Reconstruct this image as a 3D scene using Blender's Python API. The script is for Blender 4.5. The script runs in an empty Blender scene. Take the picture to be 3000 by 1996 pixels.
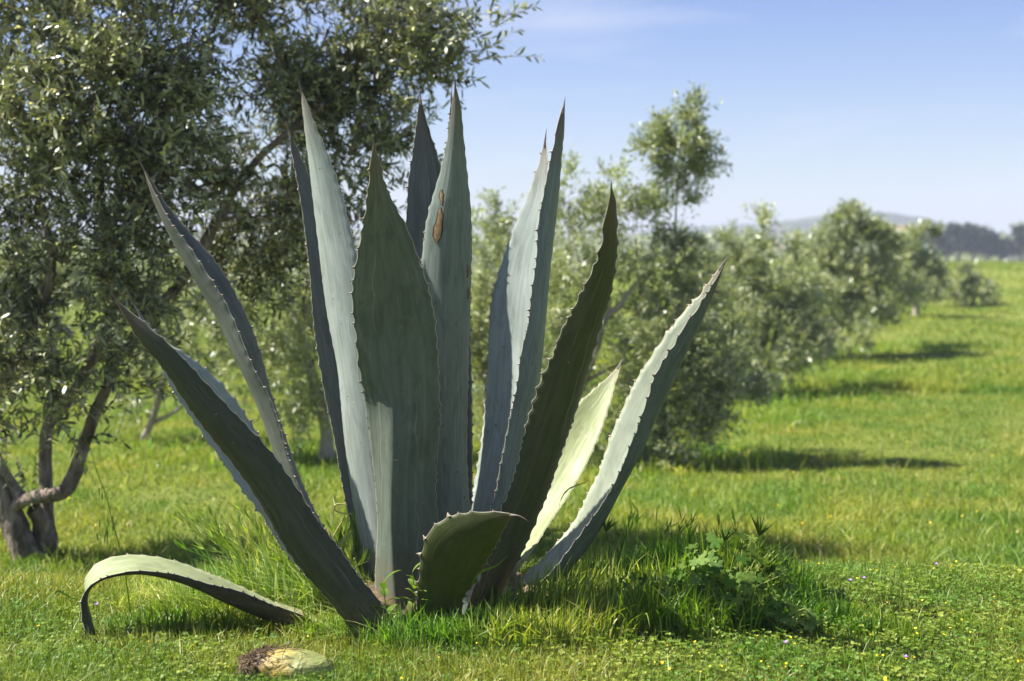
import bpy, math, random
import numpy as np
from mathutils import Vector
random.seed(5); rng = np.random.default_rng(11)
S = bpy.context.scene
COL = S.collection
R = math.radians

# ---------------------------------------------------------------- camera, sky, sun, exposure
CAM_H = 1.08; PITCH = R(3.2); FPX = 50/36*3000
cam = bpy.data.cameras.new("camera"); camo = bpy.data.objects.new("camera", cam); COL.objects.link(camo)
camo.location = (0, 0, CAM_H); camo.rotation_euler = (R(90)-PITCH, 0, 0)
cam.lens = 50; cam.sensor_width = 36; cam.clip_start = .05; cam.clip_end = 6000
cam.dof.use_dof = True; cam.dof.focus_distance = 4.25; cam.dof.aperture_fstop = 2.9
S.camera = camo
SUN_EL = R(55); SUN_AZ = R(-86)      # azimuth from +Y (away from the camera) towards +X
sdir = Vector((math.sin(SUN_AZ)*math.cos(SUN_EL), math.cos(SUN_AZ)*math.cos(SUN_EL), math.sin(SUN_EL)))
sl = bpy.data.lights.new("sun", 'SUN'); sl.energy = 5.0; sl.angle = R(.5); sl.color = (1, .955, .87)
so = bpy.data.objects.new("sun", sl); COL.objects.link(so); so.rotation_euler = sdir.to_track_quat('Z', 'Y').to_euler()
W = bpy.data.worlds.new("World"); S.world = W; W.use_nodes = True
wt = W.node_tree; wt.nodes.clear()
def wn(t, **k):
    n = wt.nodes.new(t)
    for a, b in k.items(): setattr(n, a, b)
    return n
sky = wn('ShaderNodeTexSky', sky_type='NISHITA', sun_disc=False, sun_elevation=SUN_EL, sun_rotation=SUN_AZ,
         air_density=1.0, dust_density=.6, ozone_density=2.0, altitude=100)
bg = wn('ShaderNodeBackground'); bg.inputs['Strength'].default_value = .05
out = wn('ShaderNodeOutputWorld')
hsv = wn('ShaderNodeMix', data_type='RGBA', blend_type='MULTIPLY'); hsv.inputs[0].default_value = 1
sx_ = wn('ShaderNodeSeparateXYZ'); zr = wn('ShaderNodeMapRange'); zr.inputs['From Min'].default_value = .0; zr.inputs['From Max'].default_value = .24
tn = wn('ShaderNodeMix', data_type='RGBA'); tn.inputs['A'].default_value = (1.24, 1.18, 1.16, 1); tn.inputs['B'].default_value = (.56, .66, 1.10, 1)
tc = wn('ShaderNodeTexCoord'); mp = wn('ShaderNodeMapping'); mp.inputs['Rotation'].default_value = (0, R(-32), R(20)); mp.inputs['Scale'].default_value = (1.0, 3, 7)
nz = wn('ShaderNodeTexNoise'); nz.inputs['Scale'].default_value = 2.3; nz.inputs['Detail'].default_value = 7; nz.inputs['Distortion'].default_value = .6
cr = wn('ShaderNodeMapRange'); cr.inputs['From Min'].default_value = .50; cr.inputs['From Max'].default_value = .85; cr.inputs['To Max'].default_value = 1.0
cm = wn('ShaderNodeMix', data_type='RGBA'); cm.inputs['B'].default_value = (6.2, 6.6, 7.4, 1)
L = wt.links.new
L(tc.outputs['Generated'], mp.inputs[0]); L(mp.outputs[0], nz.inputs['Vector']); L(nz.outputs[0], cr.inputs[0])
L(tc.outputs['Generated'], sx_.inputs[0]); L(sx_.outputs[2], zr.inputs[0]); L(zr.outputs[0], tn.inputs[0]); L(tn.outputs['Result'], hsv.inputs['B']); L(sky.outputs[0], hsv.inputs['A']); L(hsv.outputs['Result'], cm.inputs['A']); L(cr.outputs[0], cm.inputs[0]); L(cm.outputs['Result'], bg.inputs[0]); L(bg.outputs[0], out.inputs[0])
S.view_settings.view_transform = 'Standard'; S.view_settings.look = 'None'; S.view_settings.gamma = 1; S.view_settings.exposure = 1.45
try:
    S.cycles.max_bounces = 6; S.cycles.diffuse_bounces = 3; S.cycles.transparent_max_bounces = 8; S.cycles.volume_bounces = 0
except Exception: pass

# ---------------------------------------------------------------- geometry helpers
def P(px, py, Y):
    """the world point seen at photo pixel (px,py) (3000 x 1996) at distance Y"""
    c, s = math.cos(PITCH), math.sin(PITCH); a = (998-py)/FPX; b = (px-1500)/FPX
    d = np.array([b, c+a*s, -s+a*c]); d = d/d[1]*Y
    return d+np.array([0, 0, CAM_H])
def sm(a, b, x):
    t = np.clip((np.asarray(x, float)-a)/(b-a), 0, 1); return t*t*(3-2*t)
def gz(x, y):
    x = np.asarray(x, float); y = np.asarray(y, float)
    crest = 4.68+.12*np.sin(x*1.3)+.05*np.sin(x*4.1+1)
    z = -.44*sm(0, 1.5, y-crest)
    z = z+.018*np.sin(x*2.1+.5)*np.sin(y*1.7)+.006*np.sin(x*7.3)*np.sin(y*6.1+1)
    z = z+.05*np.sin(x*.7+y*.33)*sm(7, 12, y)+.10*np.sin(x*.21+1.7)*np.sin(y*.23)*sm(12, 25, y)
    z = z+1.42*sm(12, 62, y)*sm(-9, 16, x)
    z = z-3*sm(70, 120, y)+6*sm(150, 330, y)
    z = z+.05*np.exp(-((x-.62)**2/.12+(y-4.25)**2/.06))
    return z
def at(px, py):
    for Y in np.concatenate([np.arange(3, 15, .02), np.arange(15, 200, .1)]):
        p = P(px, py, Y)
        if p[2] <= gz(p[0], p[1]): return p
    return P(px, py, 100)
def G(px, Y):
    x = (px-1500)/FPX*Y; return np.array([x, Y, float(gz(x, Y))])
def tag(o, label=None, cat=None, group=None, kind=None):
    if label: o['label'] = label
    if cat: o['category'] = cat
    if group: o['group'] = group
    if kind: o['kind'] = kind
    return o
def empty(name, loc, label, cat, group=None):
    o = bpy.data.objects.new(name, None); COL.objects.link(o); o.location = tuple(loc); return tag(o, label, cat, group)
def mesh(name, V, quads=None, tris=None, mats=(), parent=None, rnd=None, uv=None, mi=None, smooth=True, extra=None):
    """one mesh object from numpy arrays; V in world space"""
    V = np.asarray(V, np.float32).reshape(-1, 3)
    if parent is not None: V = V-np.array(parent_loc(parent), np.float32)
    q = np.asarray(quads if quads is not None else np.zeros((0, 4)), np.int32).reshape(-1, 4)
    t = np.asarray(tris if tris is not None else np.zeros((0, 3)), np.int32).reshape(-1, 3)
    me = bpy.data.meshes.new(name)
    me.vertices.add(len(V)); me.vertices.foreach_set('co', V.ravel())
    nl = len(q)*4+len(t)*3; me.loops.add(nl)
    me.loops.foreach_set('vertex_index', np.concatenate([q.ravel(), t.ravel()]))
    me.polygons.add(len(q)+len(t))
    me.polygons.foreach_set('loop_start', np.concatenate([np.arange(len(q))*4, len(q)*4+np.arange(len(t))*3]).astype(np.int32))
    if mi is not None: me.polygons.foreach_set('material_index', np.asarray(mi, np.int32))
    me.polygons.foreach_set('use_smooth', np.full(len(q)+len(t), smooth))
    if rnd is not None:
        a = me.attributes.new('rnd', 'FLOAT', 'POINT'); a.data.foreach_set('value', np.asarray(rnd, np.float32))
    if extra:
        for k, v in extra.items():
            a = me.attributes.new(k, 'FLOAT', 'POINT'); a.data.foreach_set('value', np.asarray(v, np.float32))
    if uv is not None:
        a = me.attributes.new('luv', 'FLOAT_VECTOR', 'POINT'); uv3 = np.zeros((len(V), 3), np.float32); uv3[:, :2] = uv
        a.data.foreach_set('vector', uv3.ravel())
    for m in mats: me.materials.append(m)
    me.update(calc_edges=True); me.validate()
    o = bpy.data.objects.new(name, me); COL.objects.link(o)
    if parent is not None: o.parent = parent
    return o
def parent_loc(p):
    l = np.array(p.location)
    while p.parent is not None:
        p = p.parent; l = l+np.array(p.location)
    return l
class Acc:
    """collects arrays into one mesh"""
    def __init__(s): s.V = []; s.q = []; s.t = []; s.r = []; s.qm = []; s.tm = []; s.n = 0
    def add(s, V, q=None, t=None, r=0., m=0):
        V = np.asarray(V, float).reshape(-1, 3); s.V.append(V)
        if q is not None and len(q): q = np.asarray(q)+s.n; s.q.append(q); s.qm.append(np.full(len(q), m))
        if t is not None and len(t): t = np.asarray(t)+s.n; s.t.append(t); s.tm.append(np.full(len(t), m))
        s.r.append(np.broadcast_to(np.asarray(r, float), (len(V),))); s.n += len(V)
    def build(s, name, mats, parent=None, **k):
        if not s.V: return None
        q = np.concatenate(s.q) if s.q else None; t = np.concatenate(s.t) if s.t else None
        return mesh(name, np.concatenate(s.V), q, t, mats, parent, rnd=np.concatenate(s.r), mi=np.concatenate(s.qm+s.tm), **k)
def resample(pts, n, smooth=0):
    pts = np.asarray(pts, float); d = np.r_[0, np.cumsum(np.linalg.norm(np.diff(pts, axis=0), axis=1))]; u = d/d[-1]
    m = np.gradient(pts, u, axis=0) if len(pts) > 2 else np.repeat((pts[1:]-pts[:1]), 2, 0)
    x = np.linspace(0, 1, n); i = np.clip(np.searchsorted(u, x, side='right')-1, 0, len(u)-2)
    h = (u[i+1]-u[i])[:, None]; tt = ((x-u[i])[:, None])/h
    r = (2*tt**3-3*tt**2+1)*pts[i]+(tt**3-2*tt**2+tt)*h*m[i]+(-2*tt**3+3*tt**2)*pts[i+1]+(tt**3-tt**2)*h*m[i+1]
    for _ in range(smooth):
        r[1:-1] = .25*r[:-2]+.5*r[1:-1]+.25*r[2:]
    return r
def frames(c):
    T = np.gradient(c, axis=0); T /= np.linalg.norm(T, axis=1)[:, None]+1e-9
    ref = np.array([.31, .2, .93]) if abs(T[:, 2]).mean() < .8 else np.array([1, .1, 0.])
    N = np.cross(T, ref); N /= np.linalg.norm(N, axis=1)[:, None]+1e-9
    return T, N, np.cross(T, N)
def tube(acc, pts, rad, sides=8, n=None, r=0., m=0, bump=0.):
    pts = np.asarray(pts, float); n = n or max(4, len(pts)*4)
    c = resample(pts, n); rr = np.interp(np.linspace(0, 1, n), np.linspace(0, 1, len(rad)), rad)
    T, N, B = frames(c); a = np.linspace(0, 2*np.pi, sides, endpoint=False)
    k = rr[:, None]*(1+bump*(np.sin(a*2+np.linspace(0, 7, n)[:, None])*.5+np.sin(a*3-np.linspace(0, 13, n)[:, None])*.5+rng.normal(0, .35, (n, sides))))
    V = c[:, None]+N[:, None]*(k*np.cos(a))[..., None]+B[:, None]*(k*np.sin(a))[..., None]
    i = np.arange(n-1)[:, None]*sides; j = np.arange(sides); j2 = (j+1) % sides
    q = np.stack([i+j, i+j2, i+sides+j2, i+sides+j], -1).reshape(-1, 4)
    acc.add(V, q, r=r, m=m)

# ---------------------------------------------------------------- materials
class Mat:
    def __init__(s, name):
        s.m = bpy.data.materials.new(name); s.m.use_nodes = True; s.t = s.m.node_tree; s.t.nodes.clear()
        s.out = s.n('ShaderNodeOutputMaterial')
    def n(s, t, **k):
        n = s.t.nodes.new(t)
        for a, b in k.items(): setattr(n, a, b)
        return n
    def l(s, a, b): s.t.links.new(a, b)
    def set(s, sock, v):
        if hasattr(v, 'is_linked') or isinstance(v, bpy.types.NodeSocket): s.l(v, sock)
        else: sock.default_value = v
    def coord(s, kind='Object'): return s.n('ShaderNodeTexCoord').outputs[kind]
    def attr(s, name, o='Fac'): return s.n('ShaderNodeAttribute', attribute_name=name).outputs[o]
    def noise(s, scale, detail=4, vec=None, stretch=None, dist=0, rough=.5):
        n = s.n('ShaderNodeTexNoise'); n.inputs['Scale'].default_value = scale; n.inputs['Detail'].default_value = detail
        n.inputs['Distortion'].default_value = dist; n.inputs['Roughness'].default_value = rough
        v = vec if vec is not None else s.coord()
        if stretch:
            mp = s.n('ShaderNodeMapping'); mp.inputs['Scale'].default_value = stretch; s.l(v, mp.inputs[0]); v = mp.outputs[0]
        s.l(v, n.inputs['Vector']); return n.outputs[0]
    def mr(s, v, a, b, c=0., d=1.):
        n = s.n('ShaderNodeMapRange'); s.set(n.inputs[0], v)
        for i, x in enumerate((a, b, c, d)): n.inputs[i+1].default_value = x
        return n.outputs[0]
    def mix(s, f, a, b, mode='MIX'):
        n = s.n('ShaderNodeMix', data_type='RGBA', blend_type=mode); s.set(n.inputs[0], f)
        for k, v in (('A', a), ('B', b)):
            if isinstance(v, tuple) and len(v) == 3: v = v+(1,)
            s.set(n.inputs[k], v)
        return n.outputs['Result']
    def math(s, op, a, b=0., c=0.):
        n = s.n('ShaderNodeMath', operation=op); s.set(n.inputs[0], a); s.set(n.inputs[1], b); s.set(n.inputs[2], c); return n.outputs[0]
    def bump(s, h, strength=.3, dist=.01):
        n = s.n('ShaderNodeBump'); n.inputs['Strength'].default_value = strength; n.inputs['Distance'].default_value = dist; s.l(h, n.inputs['Height']); return n.outputs[0]
    def surf(s, col, rough=.6, spec=.5, nrm=None, trans=0., tcol=None, sheen=0):
        b = s.n('ShaderNodeBsdfPrincipled')
        if isinstance(col, tuple) and len(col) == 3: col = col+(1,)
        s.set(b.inputs['Base Color'], col); s.set(b.inputs['Roughness'], rough); b.inputs['Specular IOR Level'].default_value = spec
        if nrm is not None: s.l(nrm, b.inputs['Normal'])
        o = b.outputs[0]
        if trans:
            t = s.n('ShaderNodeBsdfTranslucent'); tc_ = tcol if tcol is not None else col
            if isinstance(tc_, tuple) and len(tc_) == 3: tc_ = tc_+(1,)
            s.set(t.inputs[0], tc_); mx = s.n('ShaderNodeMixShader'); s.set(mx.inputs[0], trans); s.l(o, mx.inputs[1]); s.l(t.outputs[0], mx.inputs[2]); o = mx.outputs[0]
        s.l(o, s.out.inputs[0]); return s.m

def agave_mat(name, col, col2, trans=.0, tcol=(.2, .3, .04), rough=.42):
    M = Mat(name); uv = M.attr('luv', 'Vector'); ed = M.attr('edge')
    sx = M.n('ShaderNodeSeparateXYZ'); M.l(uv, sx.inputs[0]); u, v = sx.outputs[0], sx.outputs[1]
    rv = M.n('ShaderNodeVectorMath', operation='ADD'); M.l(uv, rv.inputs[0])
    oi = M.n('ShaderNodeObjectInfo'); cb = M.n('ShaderNodeCombineXYZ'); M.l(M.math('MULTIPLY', oi.outputs['Random'], 37.), cb.inputs[0]); M.l(cb.outputs[0], rv.inputs[1]); uvr = rv.outputs[0]
    streak = M.noise(1., 6, uvr, (26, 1.6, 1), .4)
    cloud = M.noise(3.1, 6, uvr, (2.4, 3.5, 1), .8, .6)
    fine = M.noise(60, 3, uvr, (1, 8, 1))
    c = M.mix(M.mr(cloud, .3, .7), col+(1,), col2+(1,))
    c = M.mix(M.mr(streak, .42, .75, 0, .25), c, tuple(x*.62 for x in col2)+(1,))
    smear = M.noise(2.2, 4, uvr, (9, .9, 1), 1.2)
    c = M.mix(M.mr(smear, .56, .74, 0, .35), c, tuple(min(.8, x*1.35+.02) for x in col)+(1,))
    spots = M.noise(46, 2, M.coord(), None, 0)
    scr = M.noise(2.6, 3, uvr, (3, 40, 1), .3); c = M.mix(M.math('MULTIPLY', M.mr(scr, .70, .75, 0, .45), M.mr(cloud, .45, .55)), c, (.46, .47, .40, 1))
    blo = M.noise(1.9, 5, uvr, (2.6, 6, 1), 1.0, .6); c = M.mix(M.mr(blo, .48, .64, 0, .42), c, tuple(x*.55 for x in col2)+(1,))
    c = M.mix(M.mr(spots, .70, .76, 0, .7), c, (.10, .085, .05, 1))
    # dry brown flecks near the base and along the margin
    base = M.mr(v, .17, .04)
    dry = M.math('MULTIPLY', M.mr(M.noise(5, 6, uvr, (3, 14, 1), 1.), .42, .56), base)
    c = M.mix(dry, c, (.17, .115, .05, 1))
    tipm = M.math('MULTIPLY', M.mr(v, .86, .985), M.mr(M.noise(7, 5, uvr, (4, 6, 1)), .35, .6, .3, 1))
    c = M.mix(tipm, c, (.13, .095, .07, 1))
    c = M.mix(M.mr(ed, .80, 1., 0, .75), c, (.34, .31, .21, 1))
    # bud imprints: ghost of the next leaf's toothed margin pressed into the surface
    off = M.math('ABSOLUTE', M.math('SUBTRACT', u, .5))
    sc = M.math('ABSOLUTE', M.math('SINE', M.math('MULTIPLY_ADD', v, 38., M.math('MULTIPLY', M.noise(2., 1, uvr), 6.))))
    cur = M.math('MULTIPLY_ADD', sc, .035, M.mr(v, .1, .95, .30, .10))
    dd = M.math('ABSOLUTE', M.math('SUBTRACT', off, cur))
    ridge = M.math('MULTIPLY', M.mr(dd, 0., .014, 1, 0), M.mr(M.noise(1.3, 2, uvr, (2, 3, 1)), .50, .62))
    h = M.math('ADD', M.math('MULTIPLY', streak, .9), M.math('MULTIPLY_ADD', ridge, .8, M.math('MULTIPLY', fine, .10)))
    h = M.math('ADD', h, M.math('MULTIPLY', M.noise(3, 3, uvr, (5, 2.2, 1)), 1.6))
    nb = M.bump(h, .22, .004)
    c = M.mix(M.math('MULTIPLY', ridge, .32), c, (.42, .47, .42, 1))
    ro = M.mr(cloud, .3, .7, rough, rough+.16)
    return M.surf(c, ro, .22, nb, trans, tcol)
AG = dict(  # leaves of one plant; sun and shade are put into these separate tones
    grey=agave_mat('agave_sunlit_grey', (.32, .36, .33), (.245, .285, .255)),  # tone of the sunlit leaves, raised for the sun on them
    mid=agave_mat('agave_mid', (.185, .22, .195), (.135, .165, .14)),
    slate=agave_mat('agave_shade_slate', (.155, .168, .142), (.12, .132, .108)),  # tone of leaf faces turned from the sun, shade included
    green=agave_mat('agave_shade_green', (.13, .155, .125), (.085, .105, .08)),  # darker still, the front leaf's shade mixed into its colour
    deep=agave_mat('agave_shade_deep_green', (.082, .088, .052), (.055, .062, .032), .06, (.14, .20, .02)),  # naturally greener leaves, darkened further to hold their shade
    pale=agave_mat('agave_sunlit_pale', (.34, .375, .29), (.27, .305, .22), .06, (.35, .42, .12)),  # inner face of the far right leaf, sunlight in the colour
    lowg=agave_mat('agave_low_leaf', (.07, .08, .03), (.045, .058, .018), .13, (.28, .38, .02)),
    fallen=agave_mat('agave_fallen', (.29, .325, .175), (.235, .27, .13), .05, (.35, .42, .12)),
    under=agave_mat('agave_shaded_underside', (.07, .068, .045), (.04, .036, .025)),  # brownish underside, made darker to stand for its shade
    glow=agave_mat('agave_backlit', (.33, .37, .19), (.27, .31, .14), .16, (.42, .5, .12)))  # yellow of the sun glowing in the leaf, put into its colour
M = Mat('spine_brown'); MSP = M.surf(M.mix(M.mr(M.noise(60), .3, .7), (.05, .035, .028), (.17, .12, .09)), .45)
M = Mat('tooth'); MTO = M.surf(M.mix(M.attr('rnd'), (.12, .08, .05), (.50, .46, .34)), .5)
M = Mat('scar'); MSC = M.surf(M.mix(M.mr(M.noise(70), .35, .65), (.25, .175, .095), (.15, .095, .05)), .8, .2, M.bump(M.noise(90), .3, .001))
M = Mat('scar_rim'); MSR = M.surf((.06, .03, .012), .8, .2)
M = Mat('dead_leaf'); MDL = M.surf(M.mix(M.mr(M.noise(12, 6, stretch=(1, 1, 6)), .35, .65), (.05, .035, .02), (.19, .135, .08)), .85, .2, M.bump(M.noise(40, 6), .8, .01))

def leaf_stuff(name, cols, trans=.35, rough=.45, spec=.35, patch=.9, boost=(1.25, 1.35, .6)):
    """cols: a ramp driven by the per-blade random number, modulated by a broad patch noise"""
    M = Mat(name); r = M.attr('rnd')
    cr_ = M.n('ShaderNodeValToRGB'); el = cr_.color_ramp.elements
    el[0].position = cols[0][0]; el[0].color = cols[0][1]+(1,); el[1].position = cols[-1][0]; el[1].color = cols[-1][1]+(1,)
    for p, c in cols[1:-1]:
        e = el.new(p); e.color = c+(1,)
    M.l(r, cr_.inputs[0]); c = cr_.outputs[0]
    pn = M.noise(patch, 5, dist=.4)
    c = M.mix(M.mr(pn, .35, .68), M.mix(1., c, (.52, .78, .60), 'MULTIPLY'), M.mix(1., c, (1.25, 1.08, 1.0), 'MULTIPLY'))
    tcn = M.mix(1., c, boost, 'MULTIPLY')
    return M.surf(c, rough, spec, None, trans, tcn)
MGR = leaf_stuff('grass_blades', [(0, (.065, .105, .016)), (.3, (.16, .205, .028)), (.6, (.30, .325, .068)), (.82, (.44, .43, .15)), (1, (.64, .57, .33))], .32, .5, .3, 1.3, (1.4, 1.4, .5))
MFG = leaf_stuff('far_grass_blades', [(0, (.10, .165, .02)), (.4, (.235, .295, .045)), (.72, (.36, .39, .095)), (.9, (.47, .45, .19)), (1, (.62, .53, .28))], .36, .55, .25, 1.4, (1.35, 1.35, .5))
MTG = leaf_stuff('tall_grass_blades', [(0, (.05, .11, .012)), (.5, (.17, .26, .03)), (.8, (.32, .38, .08)), (1, (.60, .56, .30))], .42, .42, .35, 2., (1.5, 1.6, .5))
MCL = leaf_stuff('clover', [(0, (.075, .14, .015)), (.5, (.16, .24, .028)), (1, (.32, .37, .07))], .38, .5, .25, 2.2, (1.5, 1.5, .5))
MWD = leaf_stuff('weed_leaf', [(0, (.07, .12, .02)), (.6, (.155, .22, .04)), (1, (.28, .34, .09))], .3, .6, .12, 5., (1.4, 1.6, .4))
MST = leaf_stuff('straw', [(0, (.35, .30, .14)), (1, (.55, .47, .25))], .25, .6, .3, 5., (1, 1, .8))
def olive_mat(name, dark, mid, pale, bud, under, trans=.12):
    M = Mat(name); r = M.attr('rnd')
    cr_ = M.n('ShaderNodeValToRGB'); el = cr_.color_ramp.elements
    el[0].position = 0; el[0].color = dark+(1,); el[1].position = 1; el[1].color = bud+(1,)
    for p, c in ((.5, mid), (.80, pale), (.86, bud)):
        e = el.new(p); e.color = c+(1,)
    M.l(r, cr_.inputs[0])
    g = M.n('ShaderNodeNewGeometry')
    c = M.mix(M.math('MULTIPLY', g.outputs['Backfacing'], .75), cr_.outputs[0], under+(1,))
    return M.surf(c, .34, .42, None, trans, M.mix(1., cr_.outputs[0], (1.3, 1.5, .55), 'MULTIPLY'))
MOL = olive_mat('olive_leaf', (.028, .036, .011), (.12, .14, .046), (.44, .45, .25), (.60, .60, .16), (.38, .41, .28), .07)  # wide tone spread: dark end imitates backlit leaves, pale end sunlit highlights
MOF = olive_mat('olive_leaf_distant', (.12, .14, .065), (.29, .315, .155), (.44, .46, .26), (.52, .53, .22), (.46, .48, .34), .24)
MPT = olive_mat('pine_needles', (.06, .08, .055), (.085, .11, .075), (.11, .135, .09), (.11, .13, .08), (.08, .10, .07), .05)
def bark(name, a, b, sc=14):
    M = Mat(name); n1 = M.noise(sc, 8, stretch=(1, 1, .35), dist=.8); n2 = M.noise(sc*4, 5, stretch=(1, 1, .3))
    c = M.mix(M.mr(n1, .35, .65), a, b); c = M.mix(M.mr(n2, .55, .7, 0, .6), c, tuple(x*.35 for x in a))
    return M.surf(c, .85, .2, M.bump(M.math('ADD', n1, n2), 1., .02))
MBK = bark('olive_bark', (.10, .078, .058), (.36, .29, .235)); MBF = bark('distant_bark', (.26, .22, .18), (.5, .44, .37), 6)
M = Mat('ground'); n1 = M.noise(.35, 6, dist=.5); n2 = M.noise(9, 8, rough=.7); n3 = M.noise(60, 4); n4 = M.noise(1.6, 5, stretch=(1, .6, 1))
c = M.mix(M.mr(n1, .38, .62), (.15, .185, .03), (.24, .26, .06)); c = M.mix(M.mr(n4, .45, .7, 0, .6), c, (.10, .155, .012))
c = M.mix(M.mr(n2, .45, .68, 0, .55), c, (.05, .07, .012)); c = M.mix(M.mr(n3, .55, .7, 0, .5), c, (.10, .08, .04))
MGD = M.surf(c, .9, .1, M.bump(M.math('ADD', n2, M.math('MULTIPLY', n3, .5)), 1., .05))
M = Mat('hills'); n1 = M.noise(.02, 6, rough=.65); n2 = M.noise(.09, 5, rough=.7)
c = M.mix(M.mr(n1, .42, .58), (.04, .05, .035), (.085, .095, .06)); c = M.mix(M.mr(n2, .55, .62), c, (.18, .15, .10)); c = M.mix(M.mr(n2, .46, .40), c, (.025, .045, .022))
MHL = M.surf(c, .95, .05)

# ---------------------------------------------------------------- ground and hills
def grid(name, xs, ys, zf, mats):
    X, Y = np.meshgrid(xs, ys); Z = zf(X, Y); V = np.stack([X, Y, Z], -1).reshape(-1, 3); nx = len(xs); ny = len(ys)
    i = (np.arange(ny-1)[:, None]*nx+np.arange(nx-1)).reshape(-1); q = np.stack([i, i+1, i+1+nx, i+nx], -1)
    return mesh(name, V, q, None, mats)
xs = np.unique(np.concatenate([-np.geomspace(3, 1500, 70)[::-1], np.arange(-3, 3, .06), np.geomspace(3, 1500, 70)]))
ys = np.unique(np.concatenate([np.arange(-60, 0, 6), np.arange(0, 9, .06), np.geomspace(9, 1800, 150)]))
tag(grid('ground', xs, ys, gz, [MGD]), kind='structure')
def hz(X, Y):
    r = sm(430, 760, Y)*(1-.6*sm(900, 1500, Y))
    px = X/Y*FPX+1500
    prof = np.interp(px, [-3000, -500, 200, 450, 600, 1500, 2100, 2350, 2500, 2700, 2850, 3100, 4500, 6000],
                     [10, 14, 12, 14, 8, 8, 16, 19, 22, 20, 14, 8, 12, 16])
    n = sum(np.sin(X*a+Y*b+c_)*d for a, b, c_, d in ((.021, .013, 1, 1.6), (.05, -.03, 2, 1), (.11, .07, 0, .6), (.23, .1, 4, .35)))
    return 2.6+r*(prof+n)
tag(grid('hills', np.linspace(-1300, 1300, 330), np.linspace(400, 1500, 70), hz, [MHL]), kind='structure')

# ---------------------------------------------------------------- blades and leaves as arrays
def blades(x, y, h, w, r, lean=.35, z0=None, curl=.5, seg=3, leandir=None, face=None):
    n = len(x); z = gz(x, y) if z0 is None else z0
    a = rng.uniform(0, 2*np.pi, n) if leandir is None else leandir
    ld = np.stack([np.cos(a), np.sin(a), np.zeros(n)], 1); ln = np.abs(rng.normal(0, lean, n))[:, None]
    f = rng.uniform(0, np.pi, n) if face is None else face
    wd = np.stack([np.cos(f), np.sin(f)*.8, np.zeros(n)], 1)
    base = np.stack([x, y, z-.006], 1); V = np.zeros((n, 2*seg+1, 3))
    for k in range(seg+1):
        u = k/seg; c = base+np.array([0, 0, 1.])*(h[:, None]*(u-curl*.35*ln*u*u))+ld*(h[:, None]*ln*(u**(1.6+curl)))
        if k == seg: V[:, 2*seg] = c
        else:
            ww = wd*(w[:, None]*.5*(1-.55*u*u)); V[:, 2*k] = c-ww; V[:, 2*k+1] = c+ww
    b = (np.arange(n)*(2*seg+1))[:, None]
    q = np.concatenate([b+np.array([2*k, 2*k+1, 2*k+3, 2*k+2]) for k in range(seg-1)]) if seg > 1 else None
    t = b+np.array([2*seg-2, 2*seg-1, 2*seg])
    return V.reshape(-1, 3), q, t, np.repeat(r, 2*seg+1)
def nzf(x, y, s, ph=0.):
    return .5+.25*(np.sin(x*s+1.3*np.sin(y*s*.7+ph))+np.sin(y*s*1.3+1.7*np.sin(x*s*.8+ph*2)))
def agave_clear(x, y):    # footprint of the plant
    return ((x+.12)/.26)**2+((y-4.42)/.22)**2 > 1
# short lawn on the near rise
acc = Acc()
def scatter(n, y0, y1, marg=1.35, pw=1.):
    y = y0+(y1-y0)*rng.uniform(0, 1, n)**pw; x = rng.uniform(-1, 1, n)*y*.36*marg
    return x, y
x, y = scatter(190000, 3.1, 6.6, 1.45); k = agave_clear(x, y); x, y = x[k], y[k]
pat = nzf(x, y, 3.1)*.6+nzf(x, y, 9.7, 2)*.4
h = (.018+.042*rng.beta(2, 3, len(x)))*(.7+.8*pat)*np.where(x < -.2, 1.25, 1.0)
r = np.clip(rng.beta(2, 2.4, len(x))*.8+.28*(pat-.5)+np.where(x < -.5, .10, 0), 0, .93)
dry = rng.uniform(0, 1, len(x)) < .06; r = np.where(dry, 1, r)
acc.add(*blades(x, y, h, rng.uniform(.0016, .0038, len(x)), r, .55))
tag(acc.build('lawn_grass', [MGR]), 'short sunlit yellow green grass covering the near rise around the agave', 'grass', kind='stuff')
# field beyond the crest
acc = Acc()
x, y = scatter(210000, 6.3, 16, 1.45, 1.25); pat = nzf(x, y, 1.1)*.6+nzf(x, y, 3.7, 2)*.4
h = (.025+.055*rng.beta(2, 3, len(x)))*(.3+1.6*pat); r = np.clip(rng.beta(2, 2.2, len(x))*.75+.3*(pat-.45), 0, .93)
r = np.where(rng.uniform(0, 1, len(x)) < .05, 1, r)
acc.add(*blades(x, y, h, rng.uniform(.004, .010, len(x)), r, .9, seg=2))
x, y = scatter(150000, 16, 75, 1.5, 1.5); pat = nzf(x, y, .5)*.6+nzf(x, y, 1.7, 2)*.4
h = (.06+.09*rng.beta(2, 3, len(x)))*(.4+1.4*pat); r = np.clip(rng.beta(2, 2.2, len(x))*.75+.3*(pat-.45), 0, .95)
acc.add(*blades(x, y, h, rng.uniform(.012, .03, len(x))*(y/30)**.5, r, .9, seg=2))
tag(acc.build('field_grass', [MFG]), 'bright green meadow grass stretching away below the rise', 'grass', kind='stuff')
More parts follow.
